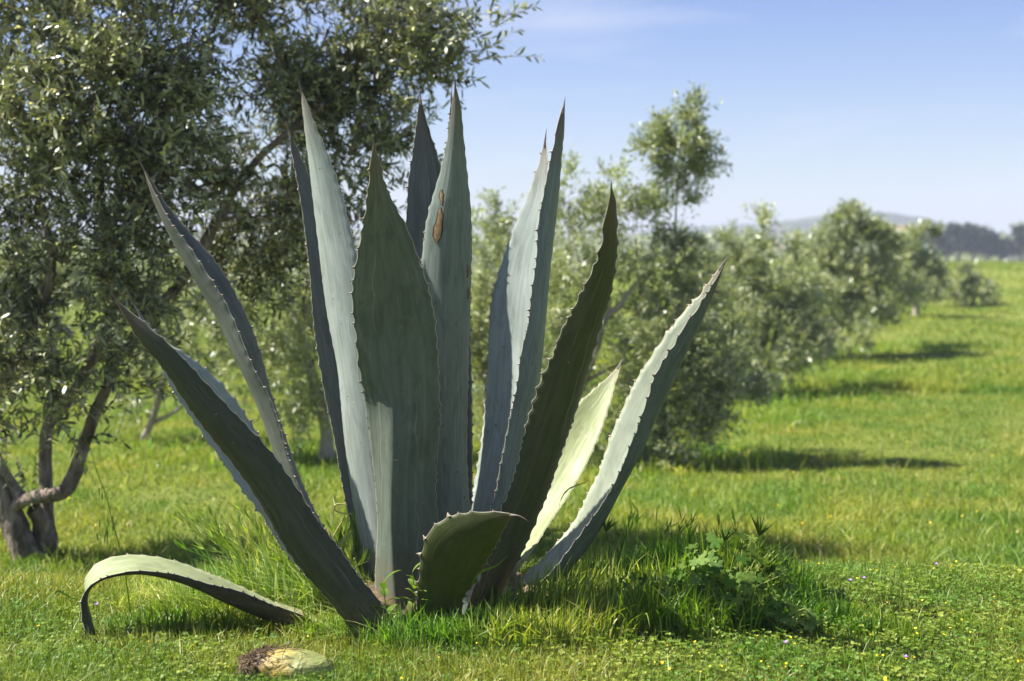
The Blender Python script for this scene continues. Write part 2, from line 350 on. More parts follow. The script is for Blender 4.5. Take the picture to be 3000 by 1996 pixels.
# low clover
def discs(x, y, z, rad, r, tilt=.5, k=6, notch=.0):
    n = len(x); a = np.linspace(0, 2*np.pi, k, endpoint=False)
    nr = np.stack([rng.normal(0, tilt, n), rng.normal(0, tilt, n)-.15, np.ones(n)], 1); nr /= np.linalg.norm(nr, axis=1)[:, None]
    u = np.cross(nr, np.array([0, 1., .1])); u /= np.linalg.norm(u, axis=1)[:, None]; v = np.cross(nr, u)
    c = np.stack([x, y, z], 1); V = c[:, None]+rad[:, None, None]*(u[:, None]*np.cos(a)[:, None]+v[:, None]*np.sin(a)[:, None])
    V = np.concatenate([c[:, None]-nr[:, None]*rad[:, None, None]*.25, V], 1); b = (np.arange(n)*(k+1))[:, None]
    t = np.concatenate([b+np.array([0, i+1, (i+1) % k+1]) for i in range(k)])
    return V.reshape(-1, 3), None, t, np.repeat(r, k+1)
acc = Acc()
x, y = scatter(46000, 3.1, 6.2, 1.3); pr = nzf(x, y, 4.3, 1)*.7+nzf(x, y, 11, 3)*.3+np.where(x > .1, .22, -.05)-.10*(y-4.2)
k = (rng.uniform(0, .8, len(x)) < pr) & agave_clear(x, y); x, y = x[k], y[k]; n = len(x)
zz = gz(x, y)+rng.uniform(.008, .035, n); rr_ = rng.uniform(.0025, .0058, n); col = np.clip(rng.beta(2, 2, n), 0, 1); a0 = rng.uniform(0, 6.28, n)
for j in range(3):
    a = a0+j*2.094; acc.add(*discs(x+np.cos(a)*rr_, y+np.sin(a)*rr_, zz, rr_, col, .45, 5))
tag(acc.build('clover', [MCL]), 'low clover leaves carpeting the grass in front and to the right', 'ground cover', kind='stuff')
M = Mat('yellow_petal'); MYE = M.surf((.75, .52, .02), .6, .2); M = Mat('purple_petal'); MPU = M.surf((.34, .18, .55), .6, .2)
acc = Acc(); x, y = scatter(900, 3.2, 6.0, 1.3); k = rng.uniform(0, 1, len(x)) < np.where(x > .3, .8, .12); x, y = x[k], y[k]
acc.add(*discs(x, y, gz(x, y)+rng.uniform(.03, .05, len(x)), rng.uniform(.002, .0048, len(x)), x*0, .5, 6))
x, y = scatter(1500, 6.5, 30, 1.2, 1.3); k = nzf(x, y, 1.3, 2) > .55; x, y = x[k], y[k]
acc.add(*discs(x, y, gz(x, y)+rng.uniform(.04, .08, len(x)), rng.uniform(.003, .007, len(x)), x*0, .6, 6))
tag(acc.build('yellow_flowers', [MYE]), 'tiny yellow flowers sprinkled through the grass', 'flowers', kind='stuff')

# tall wild grass around the agave
acc = Acc()
def clump(cx, cy, rx, ry, n, h0, h1, w0, w1, lean=.5, dirx=None, r0=0., r1=.8, wave=.0, k2=False):
    a = rng.uniform(0, 2*np.pi, n); q = np.sqrt(rng.uniform(0, 1, n)); x = cx+rx*q*np.cos(a); y = cy+ry*q*np.sin(a)
    h = rng.uniform(h0, h1, n)*(1-.45*q**2); ld = None if dirx is None else rng.normal(dirx, .6, n)
    acc.add(*blades(x, y, h, rng.uniform(w0, w1, n), rng.uniform(r0, r1, n), lean, seg=5, curl=.9, leandir=ld))
clump(-.80, 4.45, .46, .22, 2600, .08, .20, .003, .006, 1.1, None, .45, 1.)
clump(-.66, 4.5, .34, .20, 1500, .12, .27, .003, .006, 1.2, 2.9, .5, 1.)
clump(-.95, 4.12, .25, .10, 700, .05, .13, .003, .007, .7, None, .0, .6)
clump(.30, 4.30, .24, .16, 1200, .08, .22, .003, .006, .45, .8, .1, .9)
clump(.62, 4.42, .30, .16, 1600, .12, .26, .003, .006, .35, None, .0, .75)
clump(.42, 4.08, .30, .07, 900, .05, .13, .003, .006, .45, None, .2, .9)
clump(-.10, 4.02, .22, .07, 1300, .04, .12, .003, .006, .4, None, .3, .9)
clump(.08, 4.08, .22, .05, 500, .05, .15, .003, .006, .5, .6, .3, .9)
clump(-.42, 4.15, .14, .10, 500, .04, .10, .003, .005, .6, None, .4, 1)
clump(1.0, 4.75, 1.0, .14, 2600, .03, .075, .002, .004, .7, None, .4, 1)
clump(-1.4, 4.75, .6, .14, 1500, .03, .075, .002, .004, .7, None, .4, 1)
clump(-.3, 4.78, .7, .12, 1000, .06, .12, .003, .005, .6, None, .4, 1)
clump(.86, 4.1, .28, .10, 700, .05, .12, .003, .006, .5, None, .0, .7)
clump(1.05, 4.0, .16, .08, 300, .04, .10, .003, .006, .5, None, .0, .7)
clump(-.70, 4.35, .40, .12, 1500, .10, .26, .003, .007, .9, 2.8, .5, 1.)
clump(.60, 4.22, .34, .12, 1100, .10, .25, .004, .008, .5, None, .0, .8)
clump(.66, 4.05, .26, .06, 500, .06, .16, .003, .006, .6, None, .1, .9)
clump(-.05, 3.98, .34, .05, 700, .04, .14, .004, .007, .5, None, .3, .95)
clump(-.28, 4.02, .10, .06, 260, .05, .14, .004, .007, .5, None, .3, .95)
clump(-.58, 3.54, .18, .03, 300, .03, .06, .002, .004, .6, None, .4, 1)
clump(-.46, 4.02, .16, .05, 380, .06, .17, .003, .006, .8, None, .3, .95)
clump(.42, 4.0, .30, .06, 700, .08, .22, .003, .007, .6, None, .0, .8)
clump(.12, 4.12, .22, .06, 500, .10, .24, .003, .007, .5, .5, .1, .9)
clump(-.28, 3.90, .16, .035, 420, .06, .17, .003, .006, .5, None, .3, .95)
clump(-.04, 3.88, .22, .04, 560, .06, .17, .003, .007, .6, None, .2, .95)
clump(.22, 3.98, .16, .05, 420, .06, .17, .003, .006, .5, .6, .2, .95)
for px, py, hh in ((2860, 1850, .07), (2250, 1930, .06), (1100, 1960, .05), (300, 1960, .05), (2550, 1960, .06), (160, 1800, .06)):
    p = at(px, py); clump(p[0], p[1], .12, .08, 160, hh*.6, hh*1.3, .003, .005, .5, None, .1, .9)
# scattered stalks over the field, pale ones
x, y = scatter(1500, 3.3, 6.5, 1.2); acc.add(*blades(x, y, rng.uniform(.05, .10, len(x)), rng.uniform(.0014, .003, len(x)), rng.uniform(.5, 1, len(x)), .7, seg=4))
x, y = scatter(4000, 6.6, 14, 1.2); acc.add(*blades(x, y, rng.uniform(.08, .17, len(x)), rng.uniform(.003, .006, len(x)), rng.uniform(.5, 1, len(x)), .6, seg=4))
for px_, Y_, rx_, n_ in ((2000, 11.2, .9, 1500), (2150, 13.5, .9, 1300), (2300, 15, 1.1, 1500), (2450, 18, 1.3, 1300), (1750, 10.6, .8, 900), (2560, 23, 1.8, 1200), (700, 10.8, 1.0, 700), (1100, 11, 1., 600)):
    clump((px_-1500)/FPX*Y_, Y_, rx_, .8, n_, .06, .20, .008, .018, .8, None, .3, .95)
# bearded grass heads (brome) leaning left over the tall clump
def brome(base, tip, awn=.035, n=14, r=.85):
    b = np.array(base); t = np.array(tip); c = resample([b, b*.45+t*.55+np.array([0, 0, .05]), t], 14); tube(acc, c, [.0011, .0007], 4, 14, r=.7)
    m = c[8:]; V = []; 
    for i in range(n):
        p0 = m[rng.integers(0, len(m))]; d = (t-b); d = d/np.linalg.norm(d)+rng.normal(0, .28, 3)+np.array([-.1, 0, .15]); d /= np.linalg.norm(d)
        L_ = awn*rng.uniform(.7, 1.5); s = np.cross(d, [0, 1., 0]); s /= np.linalg.norm(s)+1e-6; s = s*.0021
        V = [p0-s*.4, p0+s*.4, p0+d*L_*.35+s, p0+d*L_*.35-s, p0+d*L_]; acc.add(V, [[0, 1, 2, 3]], [[3, 2, 4]], r=r)
for i in range(90):
    px = rng.uniform(660, 1080); b = G(px, rng.uniform(4.35, 4.7)); d = rng.uniform(-.22, .12); b = b+np.array([0, 0, 0.])
    brome(b, b+np.array([d, rng.uniform(-.05, .05), rng.uniform(.14, .30)]), awn=.045, n=16, r=rng.uniform(.6, 1))
for i in range(16):
    px = rng.uniform(1750, 2230); b = G(px, rng.uniform(4.25, 4.6)); brome(b, b+np.array([rng.uniform(-.05, .12), 0, rng.uniform(.18, .28)]), n=9, r=rng.uniform(.2, .8))
tag(acc.build('tall_grass', [MTG]), 'long unmown wild grass with bearded heads around the foot of the agave', 'tall grass', kind='stuff')

# ---------------------------------------------------------------- the agave
RN = rng
def agave_leaf(name, parent, mat, A, B, K=None, Yb=4.4, Yt=4.4, dA=0, dB=0, dK=0, outw=(0, -1, 0), c=.16, th=.016, tooth=1., seed=0,
               teethA=True, teethB=True, spine=.03, wave=.003, pw=1., n=150, sub=None, cut=False, tipbend=None, ucurve=2., mat_out=None):
    g = np.random.default_rng(seed+100); NS = 19
    t = np.linspace(0, 1, n); Y = Yb+(Yt-Yb)*t**pw; prof = np.minimum(1, (1-t)*2.2)**.7 if not cut else np.ones(n)
    def rail(pts, d):
        q = resample(pts, n, 18)
        if isinstance(d, tuple): d = d[0]+(d[1]-d[0])*sm(.30, .62, t)
        else: d = np.full(n, d)
        return np.array([P(a, b, yy+dd_*pr) for (a, b), yy, pr, dd_ in zip(q, Y, prof, d)])
    RA = rail(A, dA); RB = rail(B, dB)
    if K is not None: RK = rail(K, dK)
    else:
        w = np.linalg.norm(RB-RA, axis=1)[:, None]; RK = (RA+RB)/2+np.array(outw, float)*(c*w)
    mid = (RA+RB)/2; half = (RB-RA)/2; W_ = np.linalg.norm(half, axis=1)*2
    # teeth stations, spaced by real length
    def stations(Rl):
        d = np.r_[0, np.cumsum(np.linalg.norm(np.diff(Rl, axis=0), axis=1))]; out_ = []; p = .10+g.uniform(0, .03)
        while p < d[-1]-.05:
            out_.append(p); p += g.uniform(.014, .050)*(1+.5*p/d[-1])
        return d, np.array(out_)
    s = np.linspace(-1, 1, NS); s = np.sign(s)*np.abs(s)**.8
    O = mid[:, None]+half[:, None]*s[None, :, None]+(RK-mid)[:, None]*((1-np.abs(s)**ucurve)[None, :, None])
    # longitudinal unevenness of the blade
    for k in range(3):
        O += (RK-mid)[:, None]*(np.sin(t*g.uniform(5, 16)+g.uniform(0, 6))[:, None]*np.cos(s*g.uniform(1, 4)+g.uniform(0, 6))[None])[..., None]*.03
    st = {}
    for side, Rl, i0 in ((-1, RA, 0), (1, RB, NS-1)):
        d, sp = stations(Rl); st[side] = (d, sp)
        if wave and len(sp) > 2:
            j = np.clip(np.searchsorted(sp, d), 1, len(sp)-1); f = np.clip((d-sp[j-1])/(sp[j]-sp[j-1]), 0, 1)
            wv = (np.abs(2*f-1)**2.2-.45)*wave*1.5*(.5+g.uniform(0, 1, len(sp))[j])*np.minimum(1, (d[-1]-d)/.10)*np.minimum(1, W_/.04)
            dirn = Rl-RK; dirn /= np.linalg.norm(dirn, axis=1)[:, None]+1e-6
            for q_ in range(4):
                kk = i0 if side < 0 else NS-1; ii = q_ if side < 0 else NS-1-q_
                O[:, ii] += dirn*(wv*(1-q_/4)**1.5)[:, None]
    Tt = np.gradient(O, axis=0); Ts = np.gradient(O, axis=1); Nn = np.cross(Tt, Ts); Nn /= np.linalg.norm(Nn, axis=2)[..., None]+1e-9
    inn = mid-RK; sg = np.sign((Nn[:, NS//2]*inn).sum(1).mean()); Nn *= sg if sg else 1
    thk = (th*(1-t)**.6+.0022+.022*np.exp(-t/.10))[:, None]*np.sqrt(np.maximum(0, 1-np.abs(s)**2.2))[None]*np.minimum(1, W_/.05)[:, None]+.0009
    I = O+Nn*thk[..., None]
    V = np.concatenate([O.reshape(-1, 3), I.reshape(-1, 3)]); m = n*NS
    i = (np.arange(n-1)[:, None]*NS+np.arange(NS-1)).reshape(-1)
    qo = np.stack([i, i+1, i+1+NS, i+NS], -1); qi = np.stack([i, i+NS, i+1+NS, i+1], -1)+m
    r_ = np.arange(n-1)*NS
    e0 = np.stack([r_, r_+NS, r_+NS+m, r_+m], -1); e1 = np.stack([r_+NS-1, r_+NS-1+m, r_+2*NS-1+m, r_+2*NS-1], -1)
    cc = np.arange(NS-1); c0 = np.stack([cc, cc+m, cc+1+m, cc+1], -1); c1 = c0+(n-1)*NS
    Q = np.concatenate([qo, qi, e0, e1, c0, c1[:, ::-1]])
    if sg < 0: pass
    uvu = np.tile((s+1)/2, n); uvv = np.repeat(t, NS); uv = np.stack([np.r_[uvu, uvu], np.r_[uvv, uvv]], 1)
    # width in metres across: the margin band is a fixed 4 mm
    de = (1-np.abs(s))[None]*W_[:, None]/2; edge = np.clip(1-de/.006, 0, 1).reshape(-1); edge = np.r_[edge, edge]
    lo = mesh(name, V, Q, None, [mat, mat_out or mat], parent, uv=uv, extra={'edge': edge}, mi=np.r_[np.ones(len(qo)), np.zeros(len(Q)-len(qo))])
    # horny pale rim with its teeth, one connected mesh for each margin
    for side, ok in ((-1, teethA), (1, teethB)):
        acc = Acc(); d, sp = st[side]; ii = 0 if side < 0 else NS-1; rc = (O[:, ii]+I[:, ii])/2; inner = O[:, 3 if side < 0 else NS-4]
        o_ = rc-inner; o_ /= np.linalg.norm(o_, axis=1)[:, None]+1e-9; Tn = Tt[:, ii]/(np.linalg.norm(Tt[:, ii], axis=1)[:, None]+1e-9); Nv = Nn[:, ii]
        rr = .0009*np.minimum(1, W_/.03)[:, None]; a0_ = np.stack([rc+o_*rr, rc+Nv*rr, rc-o_*rr*1.5, rc-Nv*rr], 1)
        i4 = np.arange(n-1)[:, None]*4; j4 = np.arange(4); qq = np.stack([i4+j4, i4+(j4+1) % 4, i4+4+(j4+1) % 4, i4+4+j4], -1).reshape(-1, 4)
        acc.add(a0_, qq, r=.95)
        if ok and tooth:
            for p in sp:
                k = int(np.clip(np.searchsorted(d, p), 1, n-2)); h = tooth*g.uniform(.003, .0105); bend = g.choice([-.7, -.5, .5], p=[.5, .3, .2]); wb = h*.55; b = rc[k]
                ring = lambda c_, w_: [c_-Tn[k]*w_, c_+Nv[k]*w_*.45, c_+Tn[k]*w_, c_-Nv[k]*w_*.45]
                V4 = ring(b-o_[k]*.001, wb)+ring(b+o_[k]*h*.5+Tn[k]*bend*h*.2, wb*.38)+[b+o_[k]*h+Tn[k]*bend*h*.75]
                q4 = [[j, (j+1) % 4, (j+1) % 4+4, j+4] for j in range(4)]; t4 = [[4+j, 4+(j+1) % 4, 8] for j in range(4)]
                base_n = acc.n; t4.append([0, 1, k*4+2-base_n]); acc.add(V4, q4, t4, r=g.uniform(0, .35))
        acc.build('toothed_margin', [MTO], lo)
    if spine and not cut:
        acc = Acc(); p1 = (RA[-1]+RB[-1])/2; dd = p1-(RA[-12]+RB[-12])/2; dd /= np.linalg.norm(dd)
        bnd = np.array(tipbend) if tipbend is not None else np.zeros(3)
        tube(acc, [p1-dd*.03, p1-dd*.01, p1+dd*spine*.5+bnd*.3*spine, p1+(dd+bnd)*spine], [.0042, .0032, .0018, .0003], 8, 14)
        acc.build('terminal_spine', [MSP], lo)
    return lo, O, I, Nn, RA, RB, RK
def mir(*a): return list(a)
gc = G(1370, 4.42)
agave = empty('agave_plant', (gc[0], gc[1], 0), 'large grey green agave with tall upright spiny edged leaves standing in the grass', 'agave')
LF = {}
LF['L1'] = agave_leaf('leaf', agave, AG['deep'],
  [(1180, 1880), (1105, 1750), (1054, 1693), (1000, 1613), (934, 1527), (877, 1438), (800, 1330), (756, 1280), (699, 1222), (610, 1127), (527, 1038), (450, 967), (392, 925), (340, 876)],
  [(1090, 1930), (1030, 1850), (959, 1756), (889, 1680), (826, 1591), (762, 1476), (692, 1375), (610, 1273), (540, 1178), (470, 1070), (423, 1020), (375, 948), (338, 880)],
  Yb=3.99, Yt=3.95, outw=(-.25, -.9, -.35), c=.22, th=.02, seed=1, tooth=.7, spine=.02, tipbend=(-.2, 0, .5))
LF['L2'] = agave_leaf('leaf', agave, AG['grey'],
  [(1150, 1800), (1020, 1650), (900, 1480), (800, 1345), (750, 1262), (711, 1200), (667, 1143), (603, 1080), (544, 1036), (468, 985), (425, 940), (395, 895), (382, 868)],
  [(1130, 1880), (1050, 1830), (966, 1756), (915, 1705), (826, 1610), (769, 1515), (699, 1426), (648, 1349), (610, 1299), (553, 1216), (508, 1152), (470, 1073), (432, 985), (400, 910), (381, 870)],
  Yb=4.3, Yt=4.25, outw=(-.5, .2, -.7), c=.14, dA=.08, th=.014, seed=2, spine=.03, tipbend=(-.3, 0, .6), wave=.005)
LF['L3'] = agave_leaf('leaf', agave, AG['slate'],
  [(1100, 1800), (1010, 1660), (940, 1540), (889, 1457), (858, 1381), (826, 1267), (788, 1159), (745, 1085), (727, 1043), (700, 971), (660, 882), (620, 820), (579, 762), (535, 695), (508, 668), (472, 601), (440, 540), (421, 495)],
  [(1110, 1790), (1020, 1660), (950, 1550), (896, 1445), (858, 1343), (820, 1229), (785, 1112), (758, 1012), (722, 927), (682, 846), (646, 784), (597, 721), (566, 690), (535, 650), (495, 610), (465, 560), (438, 520), (421, 494)],
  K=[(1060, 1830), (960, 1650), (880, 1480), (800, 1327), (781, 1273), (743, 1172), (705, 1083), (682, 1034), (646, 949), (602, 869), (557, 793), (512, 721), (477, 654), (450, 592), (432, 538), (420, 495)],
  Yb=4.42, Yt=4.5, dA=-.06, dB=.07, dK=0, th=.013, seed=3, spine=.03, tooth=1.2, tipbend=(-.1, 0, .3))
LF['L4'] = agave_leaf('leaf', agave, AG['slate'],
  [(1110, 1780), (1058, 1700), (1040, 1620), (1016, 1489), (997, 1394), (978, 1280), (952, 1165), (930, 1038), (917, 952), (911, 855), (898, 725), (881, 600), (863, 497), (850, 430), (846, 385)],
  [(1180, 1770), (1150, 1600), (1110, 1400), (1070, 1200), (1030, 1000), (990, 820), (950, 680), (920, 560), (895, 485), (866, 425), (847, 385)],
  Yb=4.5, Yt=4.66, dA=-.02, dB=.05, outw=(-.55, .8, -.1), c=.2, th=.012, seed=4, spine=.036, wave=.003)
LF['L5'] = agave_leaf('leaf', agave, AG['grey'],
  [(1080, 1810), (1062, 1700), (1045, 1550), (1020, 1380), (1010, 1305), (999, 1197), (988, 1075), (965, 960), (949, 853), (934, 723), (917, 584), (906, 486), (892, 378), (884, 300), (881, 262)],
  [(1230, 1780), (1190, 1600), (1160, 1400), (1130, 1200), (1100, 1050), (1085, 950), (1065, 840), (1039, 719), (1020, 638), (1001, 562), (976, 492), (946, 416), (911, 334), (892, 285), (882, 262)],
  Yb=4.40, Yt=4.38, dA=.10, dB=-.06, outw=(-.7, -.7, 0), c=.20, th=.015, seed=5, spine=.034, wave=.004)
LF['L6'] = agave_leaf('leaf', agave, AG['green'],
  [(1115, 1850), (1099, 1743), (1100, 1640), (1105, 1572), (1102, 1483), (1092, 1356), (1083, 1274), (1075, 1197), (1064, 1140), (1051, 1083), (1043, 1000), (1036, 940), (1030, 880), (1033, 819), (1047, 746), (1066, 633), (1078, 546), (1089, 454), (1094, 420)],
  [(1240, 1860), (1262, 1700), (1278, 1600), (1283, 1527), (1280, 1457), (1279, 1381), (1286, 1292), (1288, 1274), (1290, 1182), (1286, 1113), (1284, 1025), (1276, 933), (1258, 846), (1228, 763), (1207, 703), (1185, 649), (1152, 595), (1125, 524), (1108, 454), (1096, 420)],
  Yb=4.2, Yt=3.92, outw=(-.12, -1, 0), c=.30, dA=(.05, -.03), dB=(.03, .03), th=.02, seed=6, spine=.028, wave=.004, pw=2.2, ucurve=1.25,
  K=[(1172, 1850), (1155, 1650), (1150, 1553), (1152, 1350), (1153, 1159), (1140, 1000), (1130, 850), (1120, 700), (1108, 550), (1096, 420)], dK=(-.095, -.03))
LF['L7'] = agave_leaf('leaf', agave, AG['slate'],
  [(1230, 1700), (1200, 1300), (1185, 1000), (1182, 800), (1188, 660), (1194, 600), (1193, 557), (1204, 475), (1217, 383), (1226, 310), (1230, 283)],
  [(1330, 1700), (1340, 1300), (1335, 1000), (1328, 800), (1312, 640), (1303, 560), (1291, 486), (1268, 410), (1245, 340), (1233, 283)],
  K=[(1300, 1720), (1310, 1300), (1300, 1000), (1290, 800), (1283, 640), (1272, 551), (1262, 486), (1250, 410), (1238, 330), (1232, 283)],
  Yb=4.62, Yt=4.82, dA=-.05, dB=.0, dK=.05, th=.011, seed=7, spine=.036)
LF['L9'] = agave_leaf('leaf', agave, AG['slate'],
  [(1300, 1700), (1290, 1300), (1285, 1000), (1290, 700), (1303, 500), (1310, 400), (1314, 367), (1319, 310), (1322, 285)],
  [(1380, 1700), (1385, 1300), (1380, 1000), (1372, 700), (1356, 500), (1340, 400), (1330, 330), (1323, 285)],
  Yb=4.66, Yt=4.80, outw=(0, 1, 0), c=.2, th=.01, seed=8, spine=.03, tipbend=(.1, 0, .2))
LF['L8'] = agave_leaf('leaf', agave, AG['mid'],
  [(1270, 1800), (1250, 1600), (1240, 1400), (1236, 1200), (1230, 1000), (1230, 850), (1234, 774), (1240, 710), (1250, 633), (1272, 562), (1291, 497), (1304, 437), (1315, 367), (1327, 291), (1332, 250)],
  [(1400, 1800), (1385, 1600), (1375, 1470), (1369, 1356), (1369, 1254), (1372, 1127), (1375, 1000), (1380, 855), (1383, 719), (1380, 611), (1372, 530), (1364, 454), (1356, 367), (1346, 286), (1335, 250)],
  Yb=4.44, Yt=4.26, pw=2, outw=(.25, -1, 0), c=.28, th=.014, seed=9, spine=.036, wave=.003, teethB=False)
LF['L10'] = agave_leaf('leaf', agave, AG['grey'],
  [(1370, 1760), (1362, 1600), (1368, 1500), (1383, 1444), (1400, 1357), (1413, 1270), (1423, 1163), (1429, 1063), (1431, 977), (1434, 924), (1439, 868), (1460, 797), (1480, 736), (1498, 685), (1529, 608), (1554, 552), (1566, 512), (1590, 445), (1597, 405)],
  [(1470, 1760), (1480, 1600), (1500, 1450), (1530, 1300), (1560, 1150), (1580, 1000), (1592, 850), (1598, 720), (1602, 620), (1604, 537), (1603, 486), (1604, 440), (1599, 405)],
  Yb=4.62, Yt=4.74, dA=.09, dB=-.06, outw=(.8, .55, -.1), c=.12, th=.012, seed=10, spine=.034, wave=.005)
LF['L11'] = agave_leaf('leaf', agave, AG['mid'],
  [(1400, 1800), (1420, 1560), (1433, 1497), (1450, 1457), (1460, 1390), (1480, 1290), (1493, 1223), (1517, 1117), (1530, 1010), (1541, 985), (1552, 894), (1559, 833), (1570, 777), (1573, 736), (1575, 649), (1588, 593), (1594, 557), (1606, 496), (1614, 455), (1626, 409), (1642, 328), (1651, 305)],
  [(1500, 1790), (1520, 1600), (1540, 1400), (1560, 1250), (1585, 1100), (1600, 950), (1612, 800), (1625, 680), (1636, 588), (1644, 486), (1651, 404), (1655, 330), (1655, 305)],
  Yb=4.42, Yt=4.5, dA=-.02, dB=.06, outw=(.6, -.75, 0), c=.22, th=.012, seed=11, spine=.024, wave=.003, teethB=False)
LF['L13'] = agave_leaf('leaf', agave, AG['glow'],
  [(1430, 1760), (1470, 1650), (1520, 1500), (1560, 1400), (1610, 1300), (1650, 1230), (1694, 1180), (1710, 1167), (1745, 1135), (1784, 1103), (1806, 1082), (1820, 1060)],
  [(1470, 1750), (1500, 1695), (1523, 1664), (1577, 1590), (1600, 1550), (1650, 1477), (1684, 1424), (1710, 1377), (1730, 1337), (1757, 1277), (1777, 1220), (1794, 1163), (1811, 1095), (1821, 1061)],
  Yb=4.66, Yt=5.12, dA=.05, dB=-.04, outw=(.4, .5, -.6), c=.16, th=.009, seed=13, spine=.022, tooth=.9, wave=.004)
LF['L14'] = agave_leaf('leaf', agave, AG['pale'],
  [(1400, 1790), (1497, 1712), (1570, 1657), (1630, 1590), (1670, 1544), (1700, 1490), (1717, 1450), (1754, 1384), (1770, 1337), (1780, 1304), (1807, 1237), (1827, 1197), (1840, 1163), (1870, 1103), (1917, 1030), (1944, 983), (1980, 938), (2013, 899), (2044, 868), (2064, 843), (2100, 797), (2122, 768)],
  [(1430, 1810), (1557, 1724), (1603, 1690), (1657, 1624), (1697, 1570), (1750, 1497), (1777, 1457), (1804, 1404), (1830, 1350), (1844, 1304), (1870, 1250), (1884, 1203), (1900, 1165), (1911, 1113), (1934, 1078), (1950, 1043), (1984, 1000), (2004, 950), (2040, 912), (2056, 876), (2090, 833), (2123, 769)],
  K=[(1440, 1860), (1597, 1765), (1640, 1717), (1684, 1657), (1728, 1604), (1768, 1537), (1806, 1457), (1846, 1377), (1886, 1304), (1926, 1210), (1966, 1137), (2010, 1037), (2044, 965), (2066, 920), (2092, 858), (2125, 770)],
  Yb=4.34, Yt=4.30, dA=.07, dB=-.05, dK=0, th=.012, mat_out=AG['green'], seed=14, spine=.028, tooth=1., wave=.005, tipbend=(.1, 0, .2))  # outer face takes the darker tone in place of shade
LF['L12'] = agave_leaf('leaf', agave, AG['deep'],
  [(1360, 1830), (1400, 1700), (1430, 1600), (1470, 1484), (1500, 1410), (1523, 1324), (1543, 1237), (1560, 1183), (1575, 1130), (1617, 1043), (1643, 968), (1674, 914), (1697, 858), (1728, 812), (1745, 761), (1758, 725), (1771, 659), (1784, 598), (1789, 555)],
  [(1440, 1850), (1483, 1710), (1510, 1664), (1543, 1597), (1577, 1517), (1610, 1437), (1644, 1337), (1677, 1244), (1710, 1137), (1744, 1023), (1768, 940), (1789, 873), (1804, 797), (1811, 710), (1809, 639), (1801, 567), (1793, 550)],
  Yb=4.18, Yt=3.82, pw=1.6, dB=.06, outw=(.35, -.9, -.1), c=.24, th=.018, seed=12, spine=.028, wave=.006, teethB=False)
LF['L15'] = agave_leaf('leaf', agave, AG['lowg'],
  [(1232, 1860), (1222, 1740), (1228, 1680), (1236, 1610), (1258, 1556), (1300, 1520), (1350, 1504), (1420, 1500), (1480, 1503), (1503, 1506)],
  [(1340, 1850), (1372, 1731), (1391, 1712), (1410, 1673), (1428, 1645), (1445, 1615), (1462, 1582), (1477, 1550), (1490, 1525), (1503, 1510)],
  Yb=4.02, Yt=3.84, dB=.05, outw=(.2, -.95, -.3), c=.20, th=.020, seed=15, spine=.035, tooth=1.5, wave=.004, tipbend=(.5, 0, -.8))
# the scars eaten into the tall central leaf, lying on its outer face
def scar(key, pts, half, Yg, rim=1.3):
    lo, O = LF[key][0], LF[key][1]; F = O.reshape(-1, 3); acc = Acc()
    c = resample(pts, 26); w = np.interp(np.linspace(0, 1, 26), np.linspace(0, 1, len(half)), half)
    D = (F-np.array([0, 0, CAM_H])); cp, sp_ = math.cos(PITCH), math.sin(PITCH)
    fwd = D[:, 1]*cp-D[:, 2]*sp_; upc = D[:, 1]*sp_+D[:, 2]*cp; fx = 1500+FPX*D[:, 0]/fwd; fy = 998-FPX*upc/fwd
    def surfY(px, py):
        i = np.argsort((fx-px)**2+(fy-py)**2*.3)[:50]; A_ = np.stack([np.ones(50), fx[i]-px, fy[i]-py], 1); return np.linalg.lstsq(A_, F[i, 1], rcond=None)[0][0]
    for k, (mm, off) in enumerate(((rim, .0022), (1., .0028))):
        V = []
        for (a, b), ww in zip(c, w):
            for q in (-1, -.5, 0, .5, 1):
                px = a+q*(ww*mm+(.8 if k == 0 else 0))+(.5*math.sin(b*.3)+.8*math.sin(b*.13)) ; V.append(P(px, b, surfY(px, b)-off-.0006*(1-q*q)))
        i = (np.arange(25)[:, None]*5+np.arange(4)).reshape(-1); acc.add(V, np.stack([i, i+1, i+6, i+5], -1), m=k)
    acc.build('scar', [MSR, MSC], lo)
scar('L8', [(1294, 555), (1293, 575), (1293, 600)], [1, 5, 4, 1], 4.4)
scar('L8', [(1291, 608), (1288, 640), (1284, 668), (1280, 690), (1281, 714)], [1, 7, 8, 11, 10, 1.5], 4.4)
scar('L8', [(1371, 775), (1371, 790), (1371, 815)], [.5, 2.4, .5], 4.4)
scar('L8', [(1373, 842), (1373, 860), (1372, 878)], [.5, 2.6, .5], 4.4)
# stubby heart between the leaf bases
acc = Acc(); b0 = np.array([gc[0]-.02, 4.42, -.05]); tube(acc, [b0, b0+[0, 0, .10], b0+[.0, .01, .20], b0+[0, .02, .32]], [.12, .09, .05, .004], 14, 24, bump=.03)
mesh('heart', np.concatenate(acc.V), np.concatenate(acc.q), None, [AG['grey']], agave, uv=np.tile(np.array([[.5, .5]]), (acc.n, 1)), extra={'edge': np.zeros(acc.n)})
acc = Acc()     # dead brown leaf bases round the foot
for i in range(26):
    a = rng.uniform(0, 6.28); b = np.array([gc[0]-.04+.23*math.cos(a), 4.30+.24*math.sin(a), -.01]); o_ = np.array([math.cos(a), math.sin(a), 0])
    tube(acc, [b-o_*.06, b+o_*.02+[0, 0, .07], b+o_*.09+[0, 0, .075]], [.045, .034, .008], 9, 12, bump=.3)
acc.build('dry_leaf_bases', [MDL], agave)

